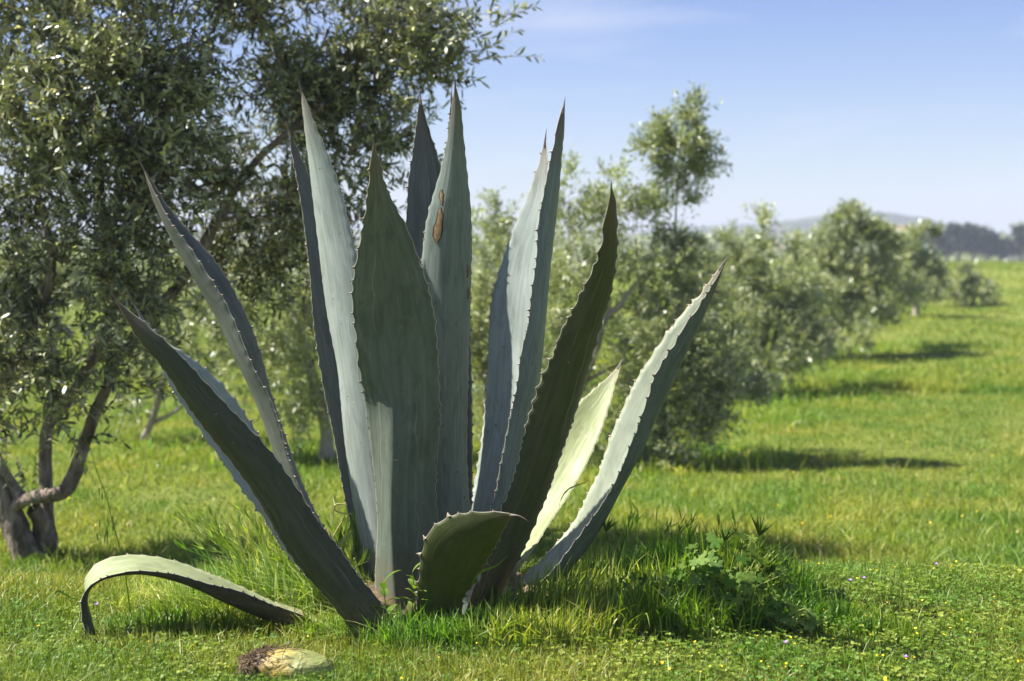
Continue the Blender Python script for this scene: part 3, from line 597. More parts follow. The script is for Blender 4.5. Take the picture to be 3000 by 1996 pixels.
# fallen and cut agave leaves
def loose(name, label, mat, cat='agave leaf', **k):
    A_ = k['A']; K_ = k.get('K') or A_; p = P(*K_[0], k['Yb']); g0 = (p[0], p[1], float(gz(p[0], p[1])))
    e = empty(name, g0, label, cat); agave_leaf('blade', e, mat, **k); return e
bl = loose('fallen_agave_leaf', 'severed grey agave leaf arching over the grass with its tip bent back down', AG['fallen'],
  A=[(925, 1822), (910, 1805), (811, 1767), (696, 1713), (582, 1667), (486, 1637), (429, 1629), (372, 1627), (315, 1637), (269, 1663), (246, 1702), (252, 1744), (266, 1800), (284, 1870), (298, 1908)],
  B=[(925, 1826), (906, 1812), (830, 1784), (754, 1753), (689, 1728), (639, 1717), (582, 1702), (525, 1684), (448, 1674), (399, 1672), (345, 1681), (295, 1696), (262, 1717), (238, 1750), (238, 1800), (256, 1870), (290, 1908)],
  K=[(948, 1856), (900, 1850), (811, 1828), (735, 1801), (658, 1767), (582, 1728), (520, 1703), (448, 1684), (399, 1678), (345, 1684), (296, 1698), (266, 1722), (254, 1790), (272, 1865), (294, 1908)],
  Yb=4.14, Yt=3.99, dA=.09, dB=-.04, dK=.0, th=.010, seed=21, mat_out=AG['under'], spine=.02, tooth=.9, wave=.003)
acc = Acc(); p = P(935, 1848, 4.13)
for i in range(26):
    a = rng.normal(0, .012, 3); tube(acc, [p+a, p+a+[.02, -.005, -.006], p+a*1.6+[rng.uniform(.02, .05), 0, rng.uniform(-.02, .0)]], [.008, .005, .001], 5, 6, bump=.3)
acc.build('torn_end', [MDL], bl)
cl = loose('cut_agave_leaf', 'dark trough shaped cut agave leaf lying in the long grass beside the leafy weed', AG['slate'],
  A=[(2120, 1772), (2050, 1767), (1990, 1766), (1930, 1770), (1860, 1778), (1800, 1792), (1780, 1806)],
  B=[(2120, 1800), (2050, 1808), (1990, 1812), (1930, 1818), (1860, 1826), (1800, 1832), (1780, 1836)],
  K=[(2120, 1830), (2050, 1838), (1990, 1842), (1930, 1846), (1860, 1850), (1800, 1850), (1780, 1846)],
  Yb=4.18, Yt=4.16, dA=.10, dB=-.03, dK=.03, th=.008, seed=22, spine=0, tooth=.6, wave=.002, cut=True)
# yellow cut leaf base with frayed brown fibres
c0 = np.array([(850-1500)/FPX*3.63, 3.63, 0.]); c0[2] = gz(c0[0], c0[1])+.035
st = empty('agave_leaf_stub', (c0[0], c0[1], float(gz(c0[0], c0[1]))), 'yellowed chunk of cut agave leaf base with a frayed brown end on the grass', 'cut stub')
na, nb_ = 40, 28; V = []
for i in range(na):
    u = i/(na-1); xx = -.135+.245*u; rad = (math.sin(math.pi*min(1, .16+.84*u)))**.5*.068*(1-.34*(1-u)) if u < .999 else .002
    for j in range(nb_):
        a = 2*math.pi*j/nb_; k = 1+.04*math.sin(3*a+u*5)+.03*math.sin(7*a+u*11)
        V.append([c0[0]+xx, c0[1]+rad*1.05*k*math.cos(a)-.03*u, c0[2]+rad*.92*k*math.sin(a)+.010*u-.008])
i = np.arange(na-1)[:, None]*nb_; j = np.arange(nb_); q = np.stack([i+j, i+(j+1) % nb_, i+nb_+(j+1) % nb_, i+nb_+j], -1).reshape(-1, 4)
M = Mat('stub_skin'); x_ = M.n('ShaderNodeSeparateXYZ'); M.l(M.coord(), x_.inputs[0]); nn_ = M.noise(22, 7, dist=1.); n5 = M.noise(70, 5, stretch=(.3, 1, 1))
gx = M.math('ADD', x_.outputs[0], M.math('MULTIPLY', M.math('SUBTRACT', nn_, .5), .12))
c = M.mix(M.mr(gx, -.035, .03), (.34, .245, .055), (.20, .22, .065)); c = M.mix(M.mr(gx, -.05, -.075), c, (.14, .09, .045))
c = M.mix(M.mr(n5, .60, .70, 0, .6), c, (.16, .11, .05)); MSK = M.surf(c, .5, .4, M.bump(M.math('ADD', nn_, M.math('MULTIPLY', n5, .6)), .9, .012))
mesh('rind', V, q, None, [MSK], st)
acc = Acc()
for i in range(700):
    a = rng.uniform(-.3, 3.5); u = -.125+abs(rng.normal(0, .045)); rad = .052*rng.uniform(.75, 1.02)
    p = c0+np.array([u, rad*1.05*math.cos(a), rad*.92*math.sin(a)-.004+.25*(u+.06)]); d = np.array([-rng.uniform(.006, .026), rng.normal(0, .012), rng.uniform(-.020, .010)])
    tube(acc, [p-d*1.1, p+rng.normal(0, .0015, 3)+[0, 0, .002], p+d], [.0010, .0016, .0004], 4, 6, r=rng.uniform(0, 1), bump=.3)
acc.build('frayed_fibres', [MDL], st)

# ---------------------------------------------------------------- weeds and stalks
def lobed(acc, c, nrm, up, rad, lobes=5, r=.5):
    """a palmate lobed leaf, folded along its lobes"""
    nrm = nrm/np.linalg.norm(nrm); u = up-nrm*np.dot(up, nrm); u /= np.linalg.norm(u)+1e-9; v = np.cross(nrm, u); k = lobes*6
    V = [c]; a = np.linspace(-2.75, 2.75, k)
    for i, aa in enumerate(a):
        ph = (aa+2.75)/5.5*lobes; f = abs((ph % 1)-.5)*2; R_ = rad*(1-.55*f**1.3+.06*math.sin(i*2.1)+.07*math.cos(i*math.pi))*(1-.16*abs(aa)/2.75)
        V.append(c+R_*(u*math.cos(aa)+v*math.sin(aa))+nrm*rad*(.12*(1-f)-.10*(R_/rad)**2))
    acc.add(V, None, [[0, i, i+1] for i in range(1, k)], r=r)
def blade_leaf(acc, b, d, L_, w, nrm=(0, 0, 1.), droop=.3, r=.5, fold=.15, seg=6):
    d = np.array(d, float); d /= np.linalg.norm(d); nrm = np.array(nrm, float); s = np.cross(d, nrm); s /= np.linalg.norm(s)+1e-9; nn = np.cross(s, d); V = []
    for k in range(seg+1):
        u = k/seg; c = b+d*L_*u-np.array([0, 0, 1])*L_*droop*u*u; ww = w*(math.sin(math.pi*(u*.92+.04)**.8))*.5
        V += [c-s*ww+nn*ww*fold*2, c, c+s*ww+nn*ww*fold*2]
    q = []
    for k in range(seg): q += [[3*k, 3*k+1, 3*k+4, 3*k+3], [3*k+1, 3*k+2, 3*k+5, 3*k+4]]
    acc.add(V, q, r=r)
def mallow(name, px, Y, rad, height, n, lr, label):
    g0 = G(px, Y); e = empty(name, g0, label, 'weed'); fa = Acc(); sa = Acc()
    for i in range(n):
        a = rng.uniform(0, 6.28); q = math.sqrt(rng.uniform(.02, 1)); top = np.array([rad*q*math.cos(a), rad*.7*q*math.sin(a), height*(1-.65*q*q)*rng.uniform(.35, 1.1)])+g0
        b = g0+np.array([rng.normal(0, .02), rng.normal(0, .02), 0]); tube(sa, [b, (b*.4+top*.6)+[0, 0, .015], top], [.0018, .0012], 5, 8, r=.9)
        o_ = np.array([math.cos(a), math.sin(a)-.35, .9+rng.normal(0, .35)]); lobed(fa, top, o_+rng.normal(0, .3, 3), np.array([math.cos(a), math.sin(a), -.2])+rng.normal(0, .3, 3), lr*rng.uniform(.6, 1.25), 5, rng.uniform(0, 1))
    fa.build('leaves', [MWD], e); sa.build('stems', [MTG], e); return e
mallow('mallow', 2150, 4.16, .20, .225, 190, .027, 'bushy bright green weed with lobed leaves right of the agave, the biggest one')
mallow('mallow', 1900, 4.12, .12, .14, 60, .024, 'broad leaved weed in the long grass between the agave foot and the bushy weed')
mallow('mallow', 2290, 4.02, .12, .10, 50, .024, 'low dark spreading weed at the right foot of the bushy lobed weed')
mallow('mallow', 2370, 4.30, .13, .06, 40, .020, 'flat sprawling weed in the lawn right of the leafy weeds')
# a leafy seedling with pointed leaves in front of the agave base
g0 = G(1190, 4.0); e = empty('seedling', g0, 'fresh green seedling with pointed oval leaves against the agave base', 'seedling'); fa = Acc(); sa = Acc()
for dx, hh, n in ((-.05, .17, 9), (.0, .15, 11), (.03, .20, 9), (.05, .12, 9)):
    b = g0+[dx, rng.normal(0, .01), 0]; top = b+[rng.normal(0, .015), 0, hh]; tube(sa, [b, top], [.0022, .0012], 5, 6, r=.3)
    for i in range(n):
        u = (i+1)/n; a = i*2.4+rng.normal(0, .3); blade_leaf(fa, b*(1-u)+top*u, [math.cos(a), math.sin(a)*.8-.2, 1.1*u+.1], rng.uniform(.035, .085), rng.uniform(.014, .026), droop=.35, r=rng.uniform(.3, 1))
fa.build('leaves', [MWD], e); sa.build('stem', [MTG], e)
g0 = G(1380, 3.95); e = empty('seedling', g0, 'small round leaved seedling in the grass below the short broken agave leaf', 'seedling'); fa = Acc(); sa = Acc()
for i in range(9):
    a = i*2.4; t_ = g0+np.array([math.cos(a)*.025, math.sin(a)*.02, .035+.03*rng.uniform()]); tube(sa, [g0, t_], [.001, .001], 4, 4, r=.5); blade_leaf(fa, t_, [math.cos(a), math.sin(a)-.3, .6], .03, .022, droop=.1, r=rng.uniform(.2, .7))
fa.build('leaves', [MWD], e); sa.build('stem', [MTG], e)
# single broad grass blades that catch the light
for (p0, p1, Y, lab) in (((1412, 1675), (1490, 1625), 3.93, 'lone lit green blade curving up before the dark right hand agave leaf'),
                         ((1685, 1423), (1732, 1396), 4.5, 'short dark blade poking between the two pale right hand agave leaves'),
                         ((175, 1732), (235, 1760), 4.1, 'bright green blade sticking out left of the fallen agave leaf')):
    a_ = P(*p0, Y); b_ = P(*p1, Y); e = empty('grass_blade', (a_[0], a_[1], float(gz(a_[0], a_[1]))), lab, 'grass blade'); fa = Acc()
    r0 = np.array([a_[0]-.03*np.sign(b_[0]-a_[0]), a_[1]+.02, float(gz(a_[0], a_[1]))]); c_ = resample([r0, a_, (a_+b_)/2+[.006, 0, -.006], b_], 16); w_ = .005*np.sqrt(np.linspace(.4, 1, 16))*np.r_[np.ones(11), np.linspace(1, .1, 5)]
    V = np.concatenate([c_-np.array([.35, 0, .9])*w_[:, None], c_+np.array([-.35, 0, .9])*w_[:, None]*.8]); i = np.arange(15); fa.add(V, np.stack([i, i+1, i+17, i+16], -1), r=.45); fa.build('blade', [MTG], e)
# storksbill seed heads
def seedhead(px, py, Y, sz, label, gpx):
    top = P(px, py, Y); g0 = G(gpx, Y+.02); e = empty('seed_head', g0, label, 'seed head'); sa = Acc(); tube(sa, [g0, g0*.5+top*.5+[.01, 0, .02], top], [.0016, .0011], 5, 12, r=.25); sa.build('stem', [MTG], e); fa = Acc()
    for i in range(13):
        a = rng.uniform(-.75, .75)+.25; d = np.array([math.sin(a), rng.normal(0, .35), math.cos(a)]); d /= np.linalg.norm(d); L_ = sz*rng.uniform(.6, 1.15)
        tube(fa, [top, top+d*L_*.35, top+d*L_+[0, 0, .002]], [.0034, .0024, .0004], 5, 7, r=rng.uniform(0, .3))
    fa.build('beaks', [MTG], e); return e
seedhead(2122, 1582, 4.2, .048, 'spiky green seed head on a bent stem above the leafy weed, the lower left one', 2150)
seedhead(2225, 1568, 4.2, .066, 'tall spiky seed head with long beaks above the leafy weed, the right one', 2180)
seedhead(1775, 1555, 4.3, .048, 'spiky seed head beside the lower right edge of the outermost agave leaf', 1790)
fa = Acc(); g0 = G(2170, 4.2); e = empty('seedling', g0, 'thin upright sprig with a tuft of small dark leaves between the two right seed heads', 'seedling'); top = P(2178, 1590, 4.2); sa = Acc(); tube(sa, [g0, top], [.0016, .001], 5, 8, r=.3); sa.build('stem', [MTG], e)
for i in range(14):
    a = i*2.4; b = top-[0, 0, .004*i]; blade_leaf(fa, b, [math.cos(a), .5*math.sin(a), .25], .026, .009, droop=.2, r=rng.uniform(0, .6))
fa.build('leaves', [MWD], e)
# wild oat stalk
g0 = G(372, 4.25); e = empty('oat_stalk', g0, 'thin wild oat stalk with drooping spikelets rising behind the fallen leaf', 'oat stalk'); sa = Acc(); Yk = 4.25
pts = [g0, P(356, 1626, Yk), P(330, 1530, Yk), P(310, 1450, Yk), P(283, 1380, Yk), P(262, 1310, Yk), P(243, 1275, Yk)]
tube(sa, pts, [.0024, .002, .0013, .0007], 5, 40, r=.6); c_ = resample(pts, 40); fa = Acc()
for i in range(16):
    b = c_[rng.integers(18, 39)]; o_ = np.array([rng.uniform(-.05, .03), 0, -rng.uniform(.015, .06)]); t_ = b+o_; tube(sa, [b, b+o_*.4+[0, 0, .012], t_], [.0004, .0003], 3, 6, r=.7)
    blade_leaf(fa, t_, [rng.normal(0, .2), 0, -1], .026, .006, (0, 1, .1), 0, rng.uniform(.4, 1)); tube(fa, [t_+[0, 0, -.012], t_+[rng.normal(0, .006), 0, -.034]], [.0004, .0002], 3, 4, r=1)
sa.build('stem', [MTG], e); fa.build('spikelets', [MTG], e)
g0 = P(1000, 1585, 4.55); e = empty('dry_straw', G(960, 4.55), 'pale dry straw stalk knotted in a loop left of the agave base', 'straw'); sa = Acc(); Yk = 4.33
tube(sa, [G(955, Yk), P(968, 1590, Yk), P(1010, 1515, Yk)], [.003, .0025], 6, 10, r=.6); tube(sa, [P(1006, 1590, Yk), P(1020, 1510, Yk)], [.0012, .0012], 5, 6, r=.6)
tube(sa, [P(1030, 1506, Yk), P(1000, 1503, Yk), P(982, 1495, Yk), P(980, 1482, Yk), P(995, 1476, Yk), P(1014, 1482, Yk), P(1018, 1500, Yk)], [.0022, .0028, .0015], 6, 26, r=.9); sa.build('stalk', [MST], e)
for px, py, lab in ((2490, 1722, 'leftmost small purple flower in the lawn at the right'), (2530, 1715, 'small purple flower just right of its twin in the lawn'), (2742, 1672, 'small purple flower near the far edge of the lawn at the right'), (283, 1795, 'tiny purple flower under the bend of the fallen agave leaf'), (2652, 1955, 'tiny purple flower in the clover at the bottom right'), (2300, 1912, 'tiny purple flower in the shade of the leafy weed')):
    p = at(px, py+20); e = empty('purple_flower', p, lab, 'flower', 'small purple flowers in the grass'); fa = Acc(); sa = Acc(); t_ = p+[0, 0, .045]; tube(sa, [p, t_], [.0008, .0006], 4, 4, r=.4); sa.build('stem', [MTG], e)
    for i in range(5):
        a = i*1.257; blade_leaf(fa, t_, [math.cos(a), math.sin(a)-.5, .5], .009, .008, droop=0, seg=3)
    fa.build('petals', [MPU], e)

# ---------------------------------------------------------------- olive trees
def foliage(acc, tw, Pc, D, L, nl, ll, lw, rbase, simple=False, droop=.25, twigs=True, bud=.10):
    """twigs start at Pc, direction D, length L, nl leaves each"""
    n = len(Pc); D = D/np.linalg.norm(D, axis=1)[:, None]
    u = (np.arange(nl)+.6)/nl; dn = np.array([0, 0, -1.])
    pos = Pc[:, None]+D[:, None]*(L[:, None]*u)[..., None]+dn*(L[:, None]*droop*u**2)[..., None]
    td = D[:, None]+dn*(droop*2*u)[None, :, None]; td = np.broadcast_to(td, pos.shape); td = td/np.linalg.norm(td, axis=2)[..., None]
    side = rng.normal(0, 1, (n, nl, 3)); side -= td*(side*td).sum(2)[..., None]; side /= np.linalg.norm(side, axis=2)[..., None]
    ld = td*rng.uniform(.35, .9, (n, nl, 1))+side*.8; ld /= np.linalg.norm(ld, axis=2)[..., None]
    nr = rng.normal(0, .6, (n, nl, 3))+np.array([0, 0, .9]); nr -= ld*(nr*ld).sum(2)[..., None]; nr /= np.linalg.norm(nr, axis=2)[..., None]; wv = np.cross(ld, nr)
    N = n*nl; pos = pos.reshape(N, 3); ld = ld.reshape(N, 3); wv = wv.reshape(N, 3); nr = nr.reshape(N, 3)
    le = (ll*rng.uniform(.6, 1.25, N))[:, None]; we = (lw*rng.uniform(.7, 1.2, N))[:, None]
    r = np.clip(rbase+rng.normal(0, .2, N), 0, .78); isb = rng.uniform(0, 1, N) < bud; r = np.where(isb, rng.uniform(.86, 1, N), r); le = np.where(isb[:, None], le*.35, le)
    if simple:
        V = np.stack([pos, pos+ld*le*.5+wv*we*.5, pos+ld*le, pos+ld*le*.5-wv*we*.5], 1); b = (np.arange(N)*4)[:, None]
        acc.add(V, b+np.array([0, 1, 2, 3]), r=np.repeat(r, 4))
    else:
        a1 = pos+ld*le*.3; a2 = pos+ld*le*.68-nr*le*.03; tp = pos+ld*le-nr*le*.10
        V = np.stack([pos, a1+wv*we*.42, a1-wv*we*.42, a2+wv*we*.45, a2-wv*we*.45, tp], 1); b = (np.arange(N)*6)[:, None]
        acc.add(V, b+np.array([1, 3, 4, 2]), np.concatenate([b+np.array([0, 1, 2]), b+np.array([3, 5, 4])]), r=np.repeat(r, 6))
    if twigs and tw is not None:
        for k in range(n):
            c_ = np.array([Pc[k], Pc[k]+D[k]*L[k]*.5+dn*L[k]*droop*.25, Pc[k]+D[k]*L[k]+dn*L[k]*droop]); 
            T = D[k]; s1 = np.cross(T, [.3, .2, .9]); s1 /= np.linalg.norm(s1)+1e-9; s2 = np.cross(T, s1); rr_ = [.0028, .002, .001]; V = []
            for i in range(3):
                for a in (0, 2.09, 4.19): V.append(c_[i]+(s1*math.cos(a)+s2*math.sin(a))*rr_[i])
            tw.add(V, [[0, 1, 4, 3], [1, 2, 5, 4], [2, 0, 3, 5], [3, 4, 7, 6], [4, 5, 8, 7], [5, 3, 6, 8]])
def crown(acc, tw, blobs, nl, ll, lw, tl, simple=False, up=.25, droop=.25, twigs=True, bud=.10, rb=.42, dens=1.):
    """blobs: (centre, radii, number of twigs)"""
    for c, rd, n in blobs:
        n = int(n*dens)
        v = rng.normal(0, 1, (n, 3)); v /= np.linalg.norm(v, axis=1)[:, None]; q = rng.uniform(.05, 1, n)[:, None]**.45
        # several sub-clusters so that the mass is uneven
        kc = max(3, n//20); cc = rng.normal(0, 1, (kc, 3)); cc /= np.linalg.norm(cc, axis=1)[:, None]; cc *= rng.uniform(.2, 1, (kc, 1))**.5
        ci = rng.integers(0, kc, n); pk = cc[ci]+v*q*.30; rbv = rb+rng.normal(0, .16, kc)[ci]
        p = np.array(c)+pk*np.array(rd); d = pk*.8+v*.5+np.array([0, 0, up])+rng.normal(0, .25, (n, 3))
        foliage(acc, tw, p, d, tl*rng.uniform(.6, 1.3, n), nl, ll, lw, np.repeat(rbv, nl), simple, droop, twigs, bud)
def B(px, py, Y, rx, rz, n, ry=None):     # px,py in 2357-wide picture units, radii in the same units
    k = 1.2728; c = P(px*k, py*k, Y); s_ = k*Y/FPX; return (c, (rx*s_, (ry or (rx+rz)/2)*s_, rz*s_), n)
def Q(px, py, Y): return P(px*1.2728, py*1.2728, Y)
# the near olive at the left
g0 = Q(95, 1305, 7.25); g0[2] = gz(g0[0], g0[1])
e = empty('olive_tree', g0, 'nearest olive tree, its dark crown filling the upper left behind the agave', 'olive tree', 'olive trees'); ta = Acc(); fa = Acc(); Yn = 7.25
def limb(pts, rad, sides=12, bump=.10): tube(ta, [Q(*p) for p in pts], rad, sides, max(14, len(pts)*7), bump=bump)
limb([(100, 1345, 7.3), (102, 1300, 7.3), (103, 1245, 7.28), (98, 1200, 7.26), (75, 1170, 7.22)], [.085, .065, .062, .052, .04], 16, .14)
limb([(75, 1345, 7.2), (62, 1290, 7.2), (35, 1215, 7.2), (5, 1150, 7.2), (-30, 1070, 7.2), (-80, 950, 7.2), (-120, 750, 7.2), (-100, 550, 7.2)], [.09, .07, .062, .055, .05, .045, .035, .02], 16, .14)
limb([(20, 1180, 7.2), (55, 1152, 7.15), (100, 1142, 7.1), (150, 1128, 7.05), (175, 1085, 7.05), (190, 1035, 7.05), (215, 960, 7.05), (245, 895, 7.05), (275, 815, 7.0), (320, 760, 7.0)], [.034, .036, .037, .036, .034, .032, .03, .028, .026, .022], 14, .12)
limb([(55, 1152, 7.15), (25, 1110, 7.2), (0, 1070, 7.2), (-20, 1000, 7.2)], [.03, .028, .024, .02])
limb([(110, 1215, 7.3), (106, 1130, 7.3), (104, 1060, 7.3), (112, 980, 7.3), (160, 920, 7.3), (205, 840, 7.3), (245, 760, 7.3), (250, 600, 7.2), (230, 400, 7.1), (260, 200, 7.1)], [.035, .036, .033, .03, .03, .028, .026, .022, .016, .008])
limb([(275, 815, 7.0), (350, 725, 6.95), (400, 670, 7.1), (450, 600, 7.1), (480, 545, 7.1), (515, 480, 7.15), (560, 410, 7.2), (610, 350, 7.2), (660, 310, 7.2), (720, 262, 7.2), (800, 180, 7.45), (880, 90, 7.5)], [.026, .026, .027, .028, .03, .022, .018, .017, .016, .014, .01, .005])
limb([(500, 510, 7.13), (540, 500, 7.1), (590, 502, 7.3), (650, 518, 7.3), (700, 530, 7.3)], [.012, .010, .009, .006, .004], 8)
limb([(330, 745, 7.05), (300, 650, 7.0), (260, 520, 6.9), (330, 350, 6.9), (400, 200, 6.9), (450, 60, 6.9)], [.024, .022, .018, .015, .012, .006])
limb([(-60, 950, 7.2), (60, 800, 7.0), (120, 600, 6.9), (80, 400, 6.9), (120, 150, 6.9)], [.03, .026, .02, .015, .008])
limb([(660, 310, 7.4), (700, 200, 7.5), (760, 60, 7.6)], [.01, .008, .004], 8); limb([(880, 90, 7.5), (990, 110, 7.4), (1090, 85, 7.3)], [.007, .005, .002], 6)
limb([(250, 210, 7.1), (300, 60, 7), (310, -80, 7)], [.012, .009, .004], 8)
for k in range(26):
    a = np.array([rng.uniform(60, 245), rng.uniform(900, 1140)])
BL = [B(80, 60, 6.9, 150, 130, 250), B(250, 60, 6.8, 140, 120, 230), B(420, 60, 6.9, 120, 90, 150), B(90, 230, 6.9, 150, 120, 260), B(270, 220, 6.8, 140, 110, 240),
      B(400, 300, 6.9, 110, 80, 170), B(70, 400, 6.9, 130, 100, 220), B(230, 390, 6.8, 140, 100, 260), B(390, 400, 6.9, 110, 80, 190), B(280, 480, 6.8, 90, 50, 90),
      B(505, 380, 7.1, 50, 50, 34), B(150, 500, 7, 120, 40, 60), B(20, 540, 7, 60, 60, 45), B(160, 640, 6.8, 90, 60, 90), B(240, 720, 6.7, 80, 90, 110), B(60, 700, 6.9, 80, 70, 75),
      B(50, 830, 6.8, 90, 90, 130), B(200, 830, 6.8, 60, 60, 50), B(60, 950, 6.8, 80, 60, 80), B(280, 860, 6.8, 40, 50, 28), B(330, 620, 6.9, 70, 40, 40), B(380, 720, 7.1, 55, 60, 34),
      B(560, 30, 7.2, 110, 50, 90), B(520, 90, 7.2, 70, 45, 26), B(680, 40, 7.4, 80, 70, 100), B(760, 110, 7.5, 110, 110, 210), B(880, 80, 7.5, 110, 90, 190), B(820, 250, 7.5, 130, 100, 240), B(930, 210, 7.5, 90, 90, 120),
      B(690, 190, 7.75, 80, 70, 90), B(880, 350, 7.6, 90, 80, 90), B(790, 400, 7.5, 90, 90, 130), B(620, 260, 7.75, 55, 80, 45), B(570, 430, 7.75, 80, 70, 90), B(650, 400, 7.75, 80, 70, 90), B(600, 590, 7.75, 90, 80, 120), B(520, 650, 7.75, 60, 60, 50),
      B(660, 500, 7.75, 80, 70, 90), B(690, 640, 7.5, 70, 80, 80), B(1000, 70, 7.5, 60, 60, 42), B(1050, 130, 7.4, 60, 40, 22), B(1110, 70, 7.3, 45, 22, 13), B(1000, 160, 7.4, 50, 50, 26), B(960, 300, 7.5, 50, 50, 22), B(985, 20, 7.5, 40, 40, 14),
      B(-120, 300, 7.2, 160, 300, 420), B(150, -150, 7.1, 330, 130, 420), B(650, -110, 7.5, 260, 80, 170), B(-80, 800, 7.3, 100, 150, 120), B(60, 1040, 7.0, 50, 25, 12), B(130, 1010, 7.0, 40, 25, 9)]
crown(fa, ta, BL, 24, .058, .015, .29, up=.30, droop=.14, bud=.24, dens=.60)
ta.build('trunk', [MBK], e); fa.build('crown', [MOL], e)

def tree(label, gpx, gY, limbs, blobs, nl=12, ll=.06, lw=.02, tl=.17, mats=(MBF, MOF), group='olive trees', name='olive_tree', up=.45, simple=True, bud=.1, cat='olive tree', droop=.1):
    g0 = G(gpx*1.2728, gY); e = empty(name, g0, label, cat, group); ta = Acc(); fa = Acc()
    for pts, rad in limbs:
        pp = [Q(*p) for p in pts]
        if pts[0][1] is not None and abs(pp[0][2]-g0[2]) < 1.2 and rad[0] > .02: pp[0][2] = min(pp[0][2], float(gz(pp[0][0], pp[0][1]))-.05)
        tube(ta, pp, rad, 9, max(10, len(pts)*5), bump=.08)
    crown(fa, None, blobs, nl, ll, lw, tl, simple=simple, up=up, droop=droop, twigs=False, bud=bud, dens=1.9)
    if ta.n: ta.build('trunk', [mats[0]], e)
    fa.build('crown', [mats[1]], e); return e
# small olive with a forked trunk seen under the near crown
tree('small young olive with a thin forked trunk standing in the meadow at the left', 332, 11.5,
     [([(332, 1080, 11.5), (331, 1010, 11.5), (345, 980, 11.5), (362, 930, 11.5), (380, 850, 11.5), (400, 760, 11.6), (430, 680, 11.6)], [.035, .03, .028, .025, .02, .012]), ([(350, 975, 11.5), (390, 955, 11.5), (430, 925, 11.4), (480, 860, 11.4)], [.02, .018, .012, .008]), ([(365, 920, 11.5), (320, 840, 11.5), (280, 760, 11.5)], [.016, .012, .006])],
     [B(400, 760, 11.5, 90, 80, 110), B(300, 780, 11.5, 80, 70, 90), B(470, 830, 11.4, 60, 60, 60), B(360, 660, 11.6, 100, 60, 90), B(430, 900, 11.4, 40, 30, 15), B(280, 900, 11.5, 40, 50, 20)], ll=.055, lw=.016)
tree('olive tree seen between the left hand agave leaves, its twigs hanging low', 680, 10.5,
     [([(760, 1060, 10.5), (745, 960, 10.5), (715, 860, 10.5), (690, 780, 10.5), (660, 660, 10.5)], [.05, .045, .04, .03, .015]), ([(740, 940, 10.5), (760, 860, 10.5), (790, 760, 10.5), (800, 640, 10.6)], [.03, .025, .02, .01])],
     [B(640, 700, 10.5, 110, 80, 150), B(700, 850, 10.4, 70, 80, 90), B(560, 820, 10.5, 90, 80, 110), B(700, 600, 10.6, 110, 80, 120), B(500, 740, 10.6, 70, 60, 60), B(640, 900, 10.4, 60, 60, 50), B(675, 970, 10.3, 16, 30, 14), B(760, 900, 10.4, 18, 60, 22), B(850, 700, 10.7, 120, 120, 160), B(470, 640, 10.7, 60, 50, 40)], ll=.055, lw=.016)
tree('olive tree showing between the middle agave leaves below the sky', 1110, 11.5,
     [([(1130, 1080, 11.5), (1125, 900, 11.5), (1110, 760, 11.5), (1120, 600, 11.5)], [.06, .05, .035, .012])],
     [B(1110, 580, 11.5, 50, 110, 90), B(1110, 740, 11.4, 60, 90, 120), B(1100, 880, 11.4, 70, 90, 110), B(1170, 620, 11.5, 60, 100, 90), B(960, 640, 11.6, 80, 100, 80), B(1160, 480, 11.5, 30, 40, 14), B(1100, 980, 11.4, 60, 40, 30), B(1180, 800, 11.4, 80, 100, 100)], ll=.055, lw=.016)
# the row of olives running away to the right
tree('olive tree just right of the agave, with one tall bushy shoot against the sky', 1540, 10.9,
     [([(1545, 1075, 10.9), (1530, 1000, 10.9), (1520, 900, 10.9), (1560, 720, 10.9), (1555, 600, 10.9), (1557, 470, 10.9), (1565, 380, 10.9)], [.06, .05, .04, .025, .012, .008, .004]),
      ([(1290, 980, 10.8), (1345, 880, 10.8), (1375, 800, 10.8), (1400, 725, 10.8), (1420, 710, 10.8), (1450, 670, 10.8), (1490, 620, 10.8)], [.03, .028, .026, .024, .024, .02, .01]), ([(1345, 880, 10.8), (1400, 850, 10.8), (1450, 830, 10.8)], [.018, .014, .008]),
      ([(1400, 725, 10.8), (1400, 600, 10.8), (1400, 450, 10.8)], [.014, .010, .004]), ([(1390, 740, 10.8), (1330, 600, 10.8), (1310, 480, 10.8)], [.012, .008, .004])],
     [B(1570, 330, 10.9, 50, 48, 120), B(1600, 300, 10.9, 26, 36, 40), B(1515, 335, 10.9, 26, 30, 36), B(1572, 395, 10.9, 40, 28, 60), B(1597, 255, 10.9, 12, 22, 10), B(1625, 370, 10.9, 26, 16, 12), B(1620, 475, 10.9, 36, 10, 13), B(1580, 440, 10.9, 16, 26, 8),
      B(1330, 540, 10.9, 70, 90, 95), B(1320, 430, 10.9, 26, 40, 16), B(1420, 480, 10.9, 55, 60, 60), B(1400, 410, 10.9, 24, 34, 14), B(1480, 500, 10.9, 50, 50, 44), B(1520, 590, 10.9, 70, 50, 90), B(1310, 660, 10.8, 70, 90, 130), B(1480, 640, 10.8, 100, 60, 110), B(1600, 620, 10.9, 70, 60, 80),
      B(1560, 730, 10.8, 100, 80, 170), B(1480, 800, 10.7, 90, 90, 130), B(1620, 820, 10.7, 80, 80, 160), B(1570, 900, 10.7, 100, 70, 200), B(1640, 910, 10.7, 56, 60, 90), B(1540, 980, 10.6, 100, 40, 120), B(1520, 1030, 10.6, 60, 24, 50), B(1650, 700, 11.4, 70, 70, 90), B(1660, 790, 11.4, 60, 70, 90), B(1690, 900, 11.2, 50, 50, 50), B(1440, 1020, 10.6, 70, 26, 40), B(1300, 980, 10.6, 60, 40, 40), B(1300, 820, 10.8, 60, 90, 90), B(1420, 930, 10.7, 50, 70, 60), B(1400, 760, 10.8, 50, 60, 50)], ll=.055, lw=.016)
